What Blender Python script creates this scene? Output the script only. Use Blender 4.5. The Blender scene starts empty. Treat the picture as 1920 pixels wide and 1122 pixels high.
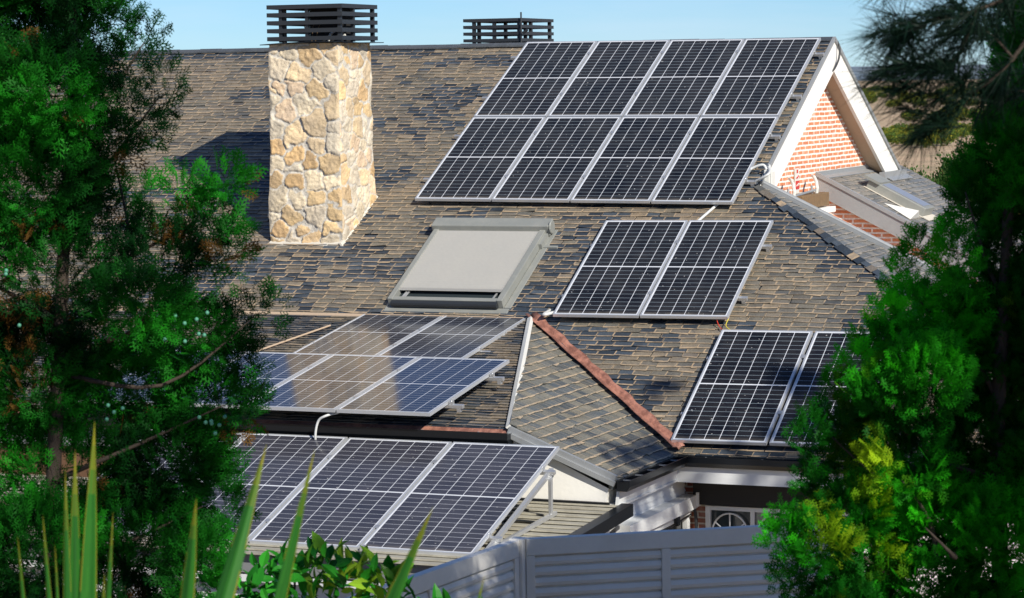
import bpy, math, random
import numpy as np
from mathutils import Vector, Matrix
R_ = math.radians
SC = bpy.context.scene
COL = SC.collection
ZO = 7.2                      # house ground is z = 0 in the scene
rng = random.Random(7)
nrg = np.random.default_rng(11)

# ------------------------------------------------------------------ camera
F_PX = 4963.7
YAW, PITCH, ROLL = 0.3956, 0.0826, 0.0143
CAM = np.array([13.946, -34.068, -0.5195])
def cam_axes():
    cy, sy, cp, sp = math.cos(YAW), math.sin(YAW), math.cos(PITCH), math.sin(PITCH)
    fwd = np.array([-sy*cp, cy*cp, -sp]); right = np.array([cy, sy, 0.0]); down = np.cross(fwd, right)
    c, s = math.cos(ROLL), math.sin(ROLL)
    return c*right+s*down, -s*right+c*down, fwd
RT, DN, FW = cam_axes()
cam_d = bpy.data.cameras.new('camera'); cam = bpy.data.objects.new('camera', cam_d); COL.objects.link(cam)
cam_d.sensor_width = 36; cam_d.lens = 36*F_PX/1920; cam_d.clip_start = .1; cam_d.clip_end = 9000
m = Matrix.Identity(4)
for i in range(3):
    m[i][0] = RT[i]; m[i][1] = -DN[i]; m[i][2] = -FW[i]
m.translation = Vector((CAM[0], CAM[1], CAM[2]+ZO)); cam.matrix_world = m
cam_d.dof.use_dof = True; cam_d.dof.focus_distance = 33; cam_d.dof.aperture_fstop = 10
SC.camera = cam
def at(px, py, d):
    """point at distance d along the view through a point of the view"""
    return CAM + d*(FW + RT*(px-960)/F_PX + DN*(py-561)/F_PX)

# ------------------------------------------------------------------ light
SUN_AZ, SUN_EL = R_(53), R_(33.2)     # azimuth from -Y towards +X
sun_dir = Vector((math.sin(SUN_AZ)*math.cos(SUN_EL), -math.cos(SUN_AZ)*math.cos(SUN_EL), math.sin(SUN_EL)))
world = bpy.data.worlds.new('World'); SC.world = world; world.use_nodes = True
wn = world.node_tree.nodes; wl = world.node_tree.links
sky = wn.new('ShaderNodeTexSky'); sky.sky_type = 'NISHITA'; sky.sun_disc = False
sky.sun_elevation = SUN_EL; sky.sun_rotation = math.atan2(sun_dir.x, sun_dir.y)
sky.air_density = 1.0; sky.dust_density = 0; sky.ozone_density = 4; sky.altitude = 1800
wn['Background'].inputs[1].default_value = .066
tint = wn.new('ShaderNodeMix'); tint.data_type = 'RGBA'; tint.blend_type = 'MULTIPLY'; tint.inputs[0].default_value = 1
tint.inputs[7].default_value = (.72, .98, 1.30, 1); tc = wn.new('ShaderNodeTexCoord'); mp = wn.new('ShaderNodeMapping'); mp.inputs['Scale'].default_value = (1.2, 1.2, 9); mp.inputs['Rotation'].default_value = (0, R_(9), 0)
nz = wn.new('ShaderNodeTexNoise'); nz.inputs['Scale'].default_value = 5; nz.inputs['Detail'].default_value = 7; nz.inputs['Roughness'].default_value = .6
wl.new(tc.outputs['Generated'], mp.inputs[0]); wl.new(mp.outputs[0], nz.inputs['Vector'])
cr = wn.new('ShaderNodeValToRGB'); cr.color_ramp.elements[0].position = .45; cr.color_ramp.elements[0].color = (0, 0, 0, 1); cr.color_ramp.elements[1].position = .75; cr.color_ramp.elements[1].color = (.30, .30, .30, 1)
wl.new(nz.outputs[0], cr.inputs[0]); cm = wn.new('ShaderNodeMix'); cm.data_type = 'RGBA'; wl.new(cr.outputs[0], cm.inputs[0]); wl.new(sky.outputs[0], cm.inputs[6]); cm.inputs[7].default_value = (12, 10.5, 9.4, 1)
wl.new(cm.outputs[2], tint.inputs[6]); wl.new(tint.outputs[2], wn['Background'].inputs[0])
sl = bpy.data.lights.new('sun', 'SUN'); sl.energy = 5.0; sl.angle = R_(.5); sl.color = (1, .94, .83)
so = bpy.data.objects.new('sun', sl); COL.objects.link(so); so.rotation_euler = sun_dir.to_track_quat('Z', 'Y').to_euler()
so.location = (20, -20, 30)
SC.view_settings.view_transform = 'Standard'; SC.view_settings.look = 'None'
SC.view_settings.exposure = .32; SC.view_settings.gamma = 1
SC.cycles.max_bounces = 6; SC.cycles.transparent_max_bounces = 8

# ------------------------------------------------------------------ materials
def mat(name, base=(.5,.5,.5), rough=.6, metal=0, spec=.5):
    mt = bpy.data.materials.new(name); mt.use_nodes = True
    b = mt.node_tree.nodes['Principled BSDF']
    b.inputs['Base Color'].default_value = (*base, 1); b.inputs['Roughness'].default_value = rough
    b.inputs['Metallic'].default_value = metal; b.inputs['Specular IOR Level'].default_value = spec
    return mt
class NT:
    def __init__(s, mt): s.t = mt.node_tree; s.b = s.t.nodes.get('Principled BSDF')
    def n(s, typ, **kw):
        x = s.t.nodes.new(typ)
        for k, v in kw.items():
            if k.startswith('i_'): x.inputs[k[2:].replace('_', ' ')].default_value = v
            else: setattr(x, k, v)
        return x
    def l(s, a, b): s.t.links.new(a, b)
    def math(s, op, a, b=None, c=None):
        x = s.n('ShaderNodeMath', operation=op)
        for i, v in enumerate((a, b, c)):
            if v is None: continue
            if isinstance(v, (int, float)): x.inputs[i].default_value = v
            else: s.l(v, x.inputs[i])
        return x.outputs[0]
    def mix(s, f, a, b, blend='MIX'):
        x = s.n('ShaderNodeMix', data_type='RGBA', blend_type=blend)
        for sock, v in ((x.inputs[0], f), (x.inputs[6], a), (x.inputs[7], b)):
            if isinstance(v, (int, float)): sock.default_value = v
            elif isinstance(v, tuple): sock.default_value = (*v, 1)
            else: s.l(v, sock)
        return x.outputs[2]
    def ramp(s, f, *stops):
        x = s.n('ShaderNodeValToRGB'); e = x.color_ramp.elements
        while len(e) < len(stops): e.new(.5)
        for i, (p, c) in enumerate(stops):
            e[i].position = p; e[i].color = (*c, 1) if isinstance(c, tuple) else (c, c, c, 1)
        s.l(f, x.inputs[0]); return x.outputs[0]
    def noise(s, scale, detail=4, vec=None, rough=.5, dist=0):
        x = s.n('ShaderNodeTexNoise'); x.inputs['Scale'].default_value = scale; x.inputs['Detail'].default_value = detail
        x.inputs['Roughness'].default_value = rough; x.inputs['Distortion'].default_value = dist
        s.l(vec if vec is not None else s.pos(), x.inputs['Vector']); return x.outputs[0]
    def pos(s):
        if not hasattr(s, '_p'): s._p = s.n('ShaderNodeNewGeometry').outputs['Position']
        return s._p
    def scaled(s, sx, sy, sz):
        x = s.n('ShaderNodeMapping'); x.inputs['Scale'].default_value = (sx, sy, sz); s.l(s.pos(), x.inputs[0]); return x.outputs[0]
    def bump(s, h, strength=.4, dist=.01):
        x = s.n('ShaderNodeBump'); x.inputs['Strength'].default_value = strength; x.inputs['Distance'].default_value = dist
        s.l(h, x.inputs['Height']); s.l(x.outputs[0], s.b.inputs['Normal'])
def weathered(name, base, rough=.6, metal=0, amount=.25, scale=3, dirt=(.12,.10,.08), bump=.15, spec=.5):
    mt = mat(name, base, rough, metal, spec); t = NT(mt)
    f = t.noise(scale, 6, rough=.65); g = t.noise(scale*9, 4)
    k = t.math('MULTIPLY', t.ramp(f, (.42, 0.0), (.75, 1.0)), amount)
    c = t.mix(k, base, dirt)
    c = t.mix(t.math('MULTIPLY', g, amount*.6), c, tuple(x*.6 for x in base))
    t.l(c, t.b.inputs['Base Color']); t.bump(g, bump, .006)
    t.l(t.math('MULTIPLY_ADD', g, .25, rough-.12), t.b.inputs['Roughness'])
    return mt
def slate_mat(name, browns, darks, edge, edge_amt, streak=0, rough=.55, ew=.07):
    mt = mat(name, (.2,.2,.2), rough, 0, .4); t = NT(mt)
    a = t.n('ShaderNodeAttribute', attribute_name='tone'); sp = t.n('ShaderNodeSeparateColor'); t.l(a.outputs['Color'], sp.inputs[0])
    uv = t.n('ShaderNodeUVMap'); su = t.n('ShaderNodeSeparateXYZ'); t.l(uv.outputs[0], su.inputs[0])
    n1 = t.noise(9, 5, rough=.7); n2 = t.noise(60, 3)
    br = t.ramp(sp.outputs[1], (0, browns[0]), (.5, browns[1]), (1, browns[2]))
    dk = t.ramp(sp.outputs[2], (0, darks[0]), (1, darks[1]))
    patch = t.math('MULTIPLY', t.ramp(n1, (.5, 0.), (.66, 1.)), .4)
    c = t.mix(t.math('MAXIMUM', sp.outputs[0], patch), br, dk)
    if streak:
        w = t.noise(1, 3, vec=t.scaled(6, 70, 6)); c = t.mix(t.math('MULTIPLY', t.ramp(w, (.42, 0.), (.6, 1.)), streak), c, (.27,.25,.2))
    c = t.mix(.55, c, t.ramp(n2, (.3, .45), (.7, 1.35)), 'MULTIPLY')
    big = t.noise(.9, 5, rough=.65); run = t.noise(1, 4, vec=t.scaled(7, .9, .9))
    c = t.mix(.6, c, t.ramp(big, (.3, (.70,.74,.80)), (.5, (1.,1.,1.)), (.72, (1.25,1.12,.95))), 'MULTIPLY')
    c = t.mix(.5, c, t.ramp(run, (.35, .78), (.65, 1.18)), 'MULTIPLY')
    # lichen and mortar dust along the lower and side edges of each slate
    eu = t.math('SUBTRACT', .5, t.math('ABSOLUTE', t.math('SUBTRACT', su.outputs[0], .5)))
    m1 = t.math('LESS_THAN', eu, t.math('MULTIPLY', n1, ew)); m2 = t.math('GREATER_THAN', su.outputs[1], t.math('SUBTRACT', .98, t.math('MULTIPLY', n1, .24)))
    e = t.math('MAXIMUM', m1, m2)
    e = t.math('MULTIPLY', e, t.ramp(t.noise(14, 3), (.3, .35), (.55, 1.)))
    c = t.mix(t.math('MULTIPLY', e, edge_amt), c, edge)
    t.l(c, t.b.inputs['Base Color']); t.bump(n2, .5, .006)
    return mt
M = {}
M['slate'] = slate_mat('roof_slate', ((.125,.120,.102), (.185,.165,.13), (.265,.21,.15)), ((.026,.036,.050), (.070,.088,.110)), (.46,.34,.215), .85, ew=.085)
M['slate_b'] = slate_mat('hip_slate', ((.10,.105,.10), (.15,.15,.13), (.20,.185,.145)), ((.045,.058,.070), (.09,.110,.125)), (.50,.38,.25), .85, .5, ew=.05)
M['slate_c'] = slate_mat('verge_slate', ((.13,.135,.135), (.18,.182,.178), (.23,.22,.20)), ((.085,.10,.115), (.14,.155,.17)), (.40,.34,.27), .6, .4)
M['fibre'] = weathered('fibre_sheet', (.42,.40,.33), .8, 0, .7, 4, (.16,.14,.10), .3)
M['under'] = mat('roof_underlay', (.035,.03,.027), .9)
M['white'] = weathered('white_render', (.80,.79,.75), .75, 0, .12, 2.0, (.45,.43,.4), .35)
M['mortar'] = weathered('mortar', (.60,.56,.48), .9, 0, .4, 12, (.35,.30,.24), .5)
M['soffit'] = weathered('soffit_render', (.44,.33,.23), .85, 0, .35, 2.5, (.30,.24,.18), .4)
M['siding'] = weathered('white_boarding', (.66,.68,.69), .55, 0, .12, 3)
M['metal'] = weathered('zinc_trim', (.36,.375,.385), .45, .35, .4, 7, (.25,.25,.24))
M['alu'] = weathered('aluminium', (.58,.59,.60), .35, .7, .15, 8, (.4,.4,.4))
M['frame'] = mat('panel_frame_aluminium', (.62,.64,.67), .38, .55)
M['cover'] = weathered('shutter_metal', (.27,.28,.26), .5, .2, .25, 6, (.5,.48,.42))
M['darkmetal'] = mat('dark_painted_metal', (.022,.025,.029), .45, 0, .5)
M['gutter'] = mat('dark_gutter', (.006,.008,.011), .28, .1)
M['copper'] = weathered('oxidised_copper', (.40,.165,.11), .6, .1, .9, 5, (.13,.07,.055), .9)
t = NT(M['copper']); f1 = t.noise(1, 5, vec=t.scaled(9, 4, 9), rough=.7)
t.l(t.mix(t.ramp(f1, (.38, 0.), (.60, 1.)), (.44,.20,.14), (.20,.085,.06)), t.b.inputs['Base Color'])
M['cable'] = mat('grey_conduit', (.55,.56,.55), .5)
M['plastic'] = weathered('pale_plastic', (.68,.68,.64), .5, 0, .15, 9)
M['wood'] = weathered('brown_wood', (.13,.065,.032), .7, 0, .6, 8, (.04,.02,.012))
M['dark'] = mat('dark_recess', (.012,.012,.013), .8)
M['planter'] = weathered('brown_stone_block', (.20,.125,.06), .85, 0, .5, 14, (.06,.045,.03), .5)
M['red'] = mat('red_paint', (.55,.03,.025), .4)
M['redwire'] = mat('red_insulation', (.55,.04,.02), .5)
M['yelwire'] = mat('yellow_insulation', (.6,.5,.05), .5)
M['fence'] = weathered('fence_aluminium', (.76,.75,.72), .5, .1, .22, 2.5, (.33,.32,.30), .08)
M['bark'] = weathered('bark', (.05,.036,.026), .9, 0, .6, 20, (.03,.022,.016), .8)
M['fascia_grey'] = weathered('grey_fascia', (.19,.20,.21), .5, 0, .2, 5)

def glass_mat():
    mt = mat('window_glass', (.03,.04,.045), .06, 0, .8); return mt
M['glass'] = glass_mat()

def brick_mat(name, horiz, bw, rh, ms, c1, c2, mort):
    mt = mat(name, c1, .85); t = NT(mt)
    sp = t.n('ShaderNodeSeparateXYZ'); t.l(t.pos(), sp.inputs[0]); cb = t.n('ShaderNodeCombineXYZ')
    wob = t.math('MULTIPLY', t.math('SUBTRACT', t.noise(5, 3), .5), .018)
    t.l(t.math('ADD', sp.outputs[horiz], wob), cb.inputs[0]); t.l(t.math('ADD', sp.outputs[2], wob), cb.inputs[1])
    b = t.n('ShaderNodeTexBrick'); t.l(cb.outputs[0], b.inputs['Vector'])
    b.inputs['Scale'].default_value = 1; b.inputs['Brick Width'].default_value = bw; b.inputs['Row Height'].default_value = rh
    b.inputs['Mortar Size'].default_value = ms; b.inputs['Mortar Smooth'].default_value = .15; b.inputs['Bias'].default_value = 0
    b.inputs['Color1'].default_value = (*c1, 1); b.inputs['Color2'].default_value = (*c2, 1); b.inputs['Mortar'].default_value = (*mort, 1)
    n = t.noise(40, 4)
    c = t.mix(.5, b.outputs[0], t.ramp(n, (.3, .6), (.7, 1.2)), 'MULTIPLY')
    c = t.mix(t.math('MULTIPLY', t.ramp(t.noise(6, 5), (.5, 0.), (.7, 1.)), .3), c, mort)
    t.l(c, t.b.inputs['Base Color'])
    h = t.math('SUBTRACT', t.math('MULTIPLY', n, .3), b.outputs[1]); t.bump(h, .6, .012)
    return mt
M['brick_y'] = brick_mat('gable_brick', 1, .262, .062, .0125, (.72,.27,.125), (.58,.19,.085), (.85,.81,.73))
M['brick_x'] = brick_mat('side_brick', 0, .262, .062, .0125, (.82,.35,.17), (.68,.26,.12), (.90,.87,.80))  # same brick lightened to offset the weaker sun on this face
M['brick_d'] = brick_mat('porch_brick', 0, .25, .065, .010, (.34,.10,.055), (.24,.07,.04), (.55,.50,.42))
M['brick_dy'] = brick_mat('porch_side_brick', 1, .25, .065, .010, (.34,.10,.055), (.24,.07,.04), (.55,.50,.42))

def cell_mat(name, cell, cell2, row, rough, W, H, ior=1.38):
    """solar glass: 6 columns and 2 x 12 half cells, light gaps between them"""
    mt = mat(name, cell, rough, 0, .5); t = NT(mt)
    uv = t.n('ShaderNodeUVMap'); s = t.n('ShaderNodeSeparateXYZ'); t.l(uv.outputs[0], s.inputs[0])
    x = t.math('MULTIPLY', s.outputs[0], W); y = t.math('MULTIPLY', s.outputs[1], H)
    px = (W-.022)/6; py = (H-.030-.018)/24
    fx = t.math('FRACT', t.math('DIVIDE', t.math('SUBTRACT', x, .011), px))
    ex = t.math('MULTIPLY', t.math('SUBTRACT', .5, t.math('ABSOLUTE', t.math('SUBTRACT', fx, .5))), px)
    ty = t.math('SUBTRACT', t.math('ABSOLUTE', t.math('SUBTRACT', y, H/2)), .009)
    fy = t.math('FRACT', t.math('DIVIDE', ty, py))
    ey = t.math('MULTIPLY', t.math('SUBTRACT', .5, t.math('ABSOLUTE', t.math('SUBTRACT', fy, .5))), py)
    mx = t.math('LESS_THAN', ex, .0032); my = t.math('LESS_THAN', ey, .0028)
    mid = t.math('LESS_THAN', ty, .0)
    edge = t.math('MAXIMUM', t.math('GREATER_THAN', ty, H/2-.024), t.math('GREATER_THAN', t.math('ABSOLUTE', t.math('SUBTRACT', x, W/2)), W/2-.011))
    # small diamonds where the clipped cell corners meet
    dia = t.math('LESS_THAN', t.math('ADD', ex, ey), .0085)
    ix = t.math('FLOOR', t.math('DIVIDE', x, px)); iy = t.math('FLOOR', t.math('DIVIDE', y, py))
    cb = t.n('ShaderNodeCombineXYZ'); t.l(ix, cb.inputs[0]); t.l(iy, cb.inputs[1]); oi = t.n('ShaderNodeObjectInfo'); t.l(oi.outputs['Random'], cb.inputs[2])
    wn_ = t.n('ShaderNodeTexWhiteNoise'); t.l(cb.outputs[0], wn_.inputs[0])
    c = t.mix(wn_.outputs[0], cell, cell2)
    # dust: a thin streaky film and a few droppings
    d = t.ramp(t.noise(2.2, 6, rough=.7), (.35, 0.), (.8, 1.)); c = t.mix(t.math('MULTIPLY', d, .06), c, (.45,.42,.38))
    speck = t.math('GREATER_THAN', t.noise(26, 2), .735); c = t.mix(t.math('MULTIPLY', speck, .55), c, (.6,.6,.58))
    low = t.math('MULTIPLY', t.ramp(s.outputs[1], (0., 1.), (.035, 0.)), t.ramp(t.noise(7, 4), (.3, .2), (.7, 1.))); c = t.mix(t.math('MULTIPLY', low, .35), c, (.42,.37,.30))
    pv = t.math('MULTIPLY', oi.outputs['Random'], .012); c = t.mix(pv, c, (.5,.5,.5))
    c = t.mix(my, c, row)
    c = t.mix(t.math('MAXIMUM', t.math('MAXIMUM', mx, dia), t.math('MAXIMUM', mid, edge)), c, (.62,.64,.68))
    t.l(c, t.b.inputs['Base Color'])
    t.l(t.math('MULTIPLY_ADD', d, .07, rough), t.b.inputs['Roughness'])
    t.b.inputs['IOR'].default_value = ior
    return mt
M['cells_a'] = cell_mat('solar_cells_black', (.0035,.004,.007), (.006,.0065,.011), (.20,.245,.28), .09, 1.0, 2.056, 1.30)
M['cells_e'] = cell_mat('solar_cells_blue', (.012,.016,.030), (.018,.022,.040), (.34,.36,.38), .085, 1.0, 2.056, 1.48)
M['cells_g'] = cell_mat('solar_cells_dusty', (.030,.032,.046), (.040,.041,.057), (.40,.41,.45), .16, 1.096, 2.241)

def foliage_mat(name, lo, hi, tip, trans=.35, rough=.55, hue=None):
    mt = bpy.data.materials.new(name); mt.use_nodes = True; t = NT(mt); b = t.b
    a = t.n('ShaderNodeAttribute', attribute_name='tone'); sp = t.n('ShaderNodeSeparateColor'); t.l(a.outputs['Color'], sp.inputs[0])
    c = t.mix(sp.outputs[0], lo, hi); c = t.mix(sp.outputs[1], c, tip)
    t.l(c, b.inputs['Base Color']); b.inputs['Roughness'].default_value = rough; b.inputs['Specular IOR Level'].default_value = .12
    tr = t.n('ShaderNodeBsdfTranslucent'); t.l(t.mix(.5, c, (1.,1.,.25), 'MULTIPLY'), tr.inputs[0])
    mx = t.n('ShaderNodeMixShader'); mx.inputs[0].default_value = trans; t.l(b.outputs[0], mx.inputs[1]); t.l(tr.outputs[0], mx.inputs[2])
    out = [n for n in t.t.nodes if n.type == 'OUTPUT_MATERIAL'][0]; t.l(mx.outputs[0], out.inputs[0])
    return mt
M['thuja'] = foliage_mat('cypress_foliage', (.003,.030,.006), (.018,.25,.012), (.16,.075,.02))
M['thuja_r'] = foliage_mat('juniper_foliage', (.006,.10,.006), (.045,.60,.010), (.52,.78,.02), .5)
M['needle'] = foliage_mat('pine_needles', (.0015,.009,.006), (.005,.020,.010), (.03,.03,.015), .1)
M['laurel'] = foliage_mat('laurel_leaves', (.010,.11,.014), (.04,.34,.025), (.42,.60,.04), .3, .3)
M['blade'] = foliage_mat('yucca_leaf', (.014,.085,.014), (.04,.19,.025), (.36,.27,.02), .35, .4)
M['scrub'] = foliage_mat('scrub_leaves', (.06,.12,.03), (.18,.27,.05), (.35,.30,.03), .25, .7)
M['hedge'] = foliage_mat('hedge_leaves', (.03,.085,.02), (.10,.19,.04), (.14,.10,.04), .3, .55)
M['berry'] = mat('blue_green_cones', (.07,.26,.17), .6)

# ------------------------------------------------------------------ mesh helpers
def tag(o, label=None, cat=None, group=None, kind=None):
    if label: o['label'] = label
    if cat: o['category'] = cat
    if group: o['group'] = group
    if kind: o['kind'] = kind
    return o
def empty(name, loc, label, cat, group=None):
    o = bpy.data.objects.new(name, None); COL.objects.link(o); o.empty_display_size = .2
    o.location = (loc[0], loc[1], loc[2]+ZO); return tag(o, label, cat, group)
class MB:
    """collects polygons (calibrated coordinates, z = 0 near the ridge)"""
    def __init__(s): s.v = []; s.f = []; s.uv = None; s.tone = None
    def poly(s, pts):
        i = len(s.v); s.v += [tuple(p) for p in pts]; s.f.append(tuple(range(i, i+len(pts)))); return s
    def hexa(s, p):   # p: 8 points, bottom ring 0-3 then top ring 4-7
        i = len(s.v); s.v += [tuple(q) for q in p]
        for a in ((3,2,1,0), (4,5,6,7), (0,1,5,4), (1,2,6,5), (2,3,7,6), (3,0,4,7)): s.f.append(tuple(i+k for k in a))
        return s
    def box(s, a, b):
        (x0,y0,z0), (x1,y1,z1) = a, b
        return s.hexa([(x0,y0,z0),(x1,y0,z0),(x1,y1,z0),(x0,y1,z0),(x0,y0,z1),(x1,y0,z1),(x1,y1,z1),(x0,y1,z1)])
    def prism(s, ring, vec):   # ring of points, extruded by vec
        n = len(ring); i = len(s.v); vec = np.array(vec, float)
        s.v += [tuple(p) for p in ring] + [tuple(np.array(p)+vec) for p in ring]
        s.f.append(tuple(range(i+n-1, i-1, -1))); s.f.append(tuple(range(i+n, i+2*n)))
        for k in range(n): s.f.append((i+k, i+(k+1) % n, i+n+(k+1) % n, i+n+k))
        return s
    def bar(s, a, b, w, h, up=(0,0,1)):  # box bar from a to b, width w across, height h along up
        a = np.array(a, float); b = np.array(b, float); d = b-a; d /= np.linalg.norm(d)
        sd = np.cross(d, up); sd /= np.linalg.norm(sd); u = np.cross(sd, d)
        r = [a-sd*w/2-u*h/2, a+sd*w/2-u*h/2, a+sd*w/2+u*h/2, a-sd*w/2+u*h/2]
        return s.prism(r, b-a)
    def tube(s, pts, rad, n=8, cap=True):
        pts = [np.array(p, float) for p in pts]; i0 = len(s.v); m_ = len(pts)
        if not hasattr(rad, '__len__'): rad = [rad]*m_
        ref = np.array([.13, .21, .97])
        for k, p in enumerate(pts):
            d = pts[min(k+1, m_-1)]-pts[max(k-1, 0)]; d = d/(np.linalg.norm(d)+1e-9)
            a = np.cross(d, ref); a /= (np.linalg.norm(a)+1e-9); b = np.cross(d, a)
            for j in range(n):
                t = 2*math.pi*j/n; s.v.append(tuple(p+rad[k]*(math.cos(t)*a+math.sin(t)*b)))
        for k in range(m_-1):
            for j in range(n):
                s.f.append((i0+k*n+j, i0+k*n+(j+1) % n, i0+(k+1)*n+(j+1) % n, i0+(k+1)*n+j))
        if cap:
            s.f.append(tuple(i0+j for j in range(n-1, -1, -1))); s.f.append(tuple(i0+(m_-1)*n+j for j in range(n)))
        return s
    def sweep(s, prof, pts, side, up=(0,0,1)):
        """profile [(a,b)] swept straight along pts; a along side, b along up"""
        side = np.array(side, float); up = np.array(up, float); n = len(prof); i0 = len(s.v)
        for p in pts:
            for a, b in prof: s.v.append(tuple(np.array(p, float)+a*side+b*up))
        for k in range(len(pts)-1):
            for j in range(n): s.f.append((i0+k*n+j, i0+k*n+(j+1) % n, i0+(k+1)*n+(j+1) % n, i0+(k+1)*n+j))
        s.f.append(tuple(i0+j for j in range(n-1, -1, -1))); s.f.append(tuple(i0+(len(pts)-1)*n+j for j in range(n)))
        return s
    def split(s):
        par = list(range(len(s.v)))
        def find(i):
            while par[i] != i: par[i] = par[par[i]]; i = par[i]
            return i
        for f in s.f:
            r0 = find(f[0])
            for k in f[1:]: par[find(k)] = r0
        gr = {}
        ofs = 0
        for f in s.f: gr.setdefault(find(f[0]), []).append((f, ofs)); ofs += len(f)
        out = []
        for g_ in gr.values():
            m_ = MB(); mp = {}
            if s.uv is not None: m_.uv = []
            if s.tone is not None: m_.tone = []
            for f, o_ in g_:
                for k in f:
                    if k not in mp: mp[k] = len(m_.v); m_.v.append(s.v[k])
                m_.f.append(tuple(mp[k] for k in f))
                if s.uv is not None: m_.uv += s.uv[o_:o_+len(f)]
                if s.tone is not None: m_.tone += s.tone[o_:o_+len(f)]
            out.append(m_)
        return out
    def build(s, name, material, parent=None, loc=None, bevel=0, smooth=False, each=False):
        if each:
            return [q.build(name, material, parent, loc, bevel, smooth) for q in s.split()]
        V = np.array(s.v, float)
        if loc is None:
            loc = np.array([(V[:,0].min()+V[:,0].max())/2, (V[:,1].min()+V[:,1].max())/2, V[:,2].min()]) if parent is None else \
                np.array([parent.location.x, parent.location.y, parent.location.z-ZO]) if parent.parent is None else np.array(parent['_o'])
        loc = np.array(loc, float)
        me = bpy.data.meshes.new(name); me.from_pydata([tuple(q) for q in (V-loc)], [], s.f); me.update()
        if isinstance(material, list):
            for k in material: me.materials.append(k)
        else: me.materials.append(material)
        if s.uv is not None:
            L = me.uv_layers.new(name='UVMap'); L.data.foreach_set('uv', np.array(s.uv, dtype=np.float32).ravel())
        if s.tone is not None:
            A = me.color_attributes.new('tone', 'FLOAT_COLOR', 'CORNER')
            A.data.foreach_set('color', np.array(s.tone, dtype=np.float32).ravel())
        if smooth: me.polygons.foreach_set('use_smooth', np.ones(len(me.polygons), bool))
        o = bpy.data.objects.new(name, me); COL.objects.link(o)
        if parent is None: o.location = (loc[0], loc[1], loc[2]+ZO)
        else: o.parent = parent          # parent sits at loc: local coordinates are relative to it
        if bevel:
            bv = o.modifiers.new('bevel', 'BEVEL'); bv.width = bevel; bv.segments = 2; bv.limit_method = 'ANGLE'
        return o
def fast_mesh(name, V, faces_per, tone=None, material=None, parent=None, loc=(0,0,0)):
    """V (n,k,3): n faces of k corners"""
    n, k, _ = V.shape; me = bpy.data.meshes.new(name)
    me.vertices.add(n*k); me.vertices.foreach_set('co', (V-np.array(loc)).astype(np.float32).ravel())
    me.loops.add(n*k); me.loops.foreach_set('vertex_index', np.arange(n*k, dtype=np.int32))
    me.polygons.add(n); me.polygons.foreach_set('loop_start', np.arange(0, n*k, k, dtype=np.int32))
    me.polygons.foreach_set('loop_total', np.full(n, k, dtype=np.int32))
    me.update(calc_edges=True)
    if tone is not None:
        A = me.color_attributes.new('tone', 'FLOAT_COLOR', 'CORNER'); A.data.foreach_set('color', np.repeat(tone.astype(np.float32), k, axis=0).ravel())
    if material: me.materials.append(material)
    o = bpy.data.objects.new(name, me); COL.objects.link(o)
    if parent is None: o.location = (loc[0], loc[1], loc[2]+ZO)
    else: o.parent = parent
    return o

# smooth value noise
_g = nrg.random((64, 64, 8))
def vnoise(x, y, k=0):
    x = np.asarray(x, float); y = np.asarray(y, float); xi = np.floor(x).astype(int); yi = np.floor(y).astype(int); fx = x-xi; fy = y-yi
    fx = fx*fx*(3-2*fx); fy = fy*fy*(3-2*fy); g = _g[:, :, k % 8]
    a = g[xi % 64, yi % 64]; b = g[(xi+1) % 64, yi % 64]; c = g[xi % 64, (yi+1) % 64]; d = g[(xi+1) % 64, (yi+1) % 64]
    return (a*(1-fx)+b*fx)*(1-fy)+(c*(1-fx)+d*fx)*fy

# ------------------------------------------------------------------ ground
def ground_z(x, y):
    s = -(x-CAM[0])*math.sin(YAW)+(y-CAM[1])*math.cos(YAW)   # metres in front of the camera
    t = np.clip((24-s)/24, 0, 1.25)
    z = -7.2+5.0*t**1.15
    r = np.hypot(x, y+10)
    return z + np.where(r > 60, (vnoise(x/90., y/90., 2)-.5)*1.6*np.clip((r-60)/120, 0, 1), 0)
def build_ground():
    def axis(lo, hi, fine0, fine1, st):
        a = list(np.arange(fine0, fine1+.01, st)); d = st
        v = fine1
        while v < hi: d *= 1.22; v += d; a.append(v)
        v = fine0; d = st
        while v > lo: d *= 1.22; v -= d; a.insert(0, v)
        return np.array(a)
    xs = axis(-3500, 3500, -24, 40, 2.); ys = axis(-900, 6500, -50, 30, 2.)
    X, Y = np.meshgrid(xs, ys, indexing='ij'); Z = ground_z(X, Y)
    nx, ny = X.shape; V = np.stack([X, Y, Z], -1).reshape(-1, 3)
    f = [(i*ny+j, (i+1)*ny+j, (i+1)*ny+j+1, i*ny+j+1) for i in range(nx-1) for j in range(ny-1)]
    mt = mat('dry_earth', (.3,.2,.12), .95); t = NT(mt)
    n1 = t.noise(.02, 6, rough=.6); n2 = t.noise(.25, 6, rough=.7); n3 = t.noise(.008, 4)
    c = t.mix(t.ramp(n1, (.4, 0.), (.62, 1.)), (.50,.35,.215), (.38,.27,.16))
    c = t.mix(t.math('MULTIPLY', t.ramp(n2, (.48, 0.), (.66, 1.)), .6), c, (.15,.15,.065))
    c = t.mix(t.ramp(n3, (.52, 0.), (.7, .5)), c, (.40,.31,.20))
    t.l(c, t.b.inputs['Base Color']); t.bump(n2, .5, .2)
    b = MB(); b.v = [tuple(p) for p in V]; b.f = f
    tag(b.build('ground', mt, loc=(0,0,0), smooth=True), kind='structure')
build_ground()
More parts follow.
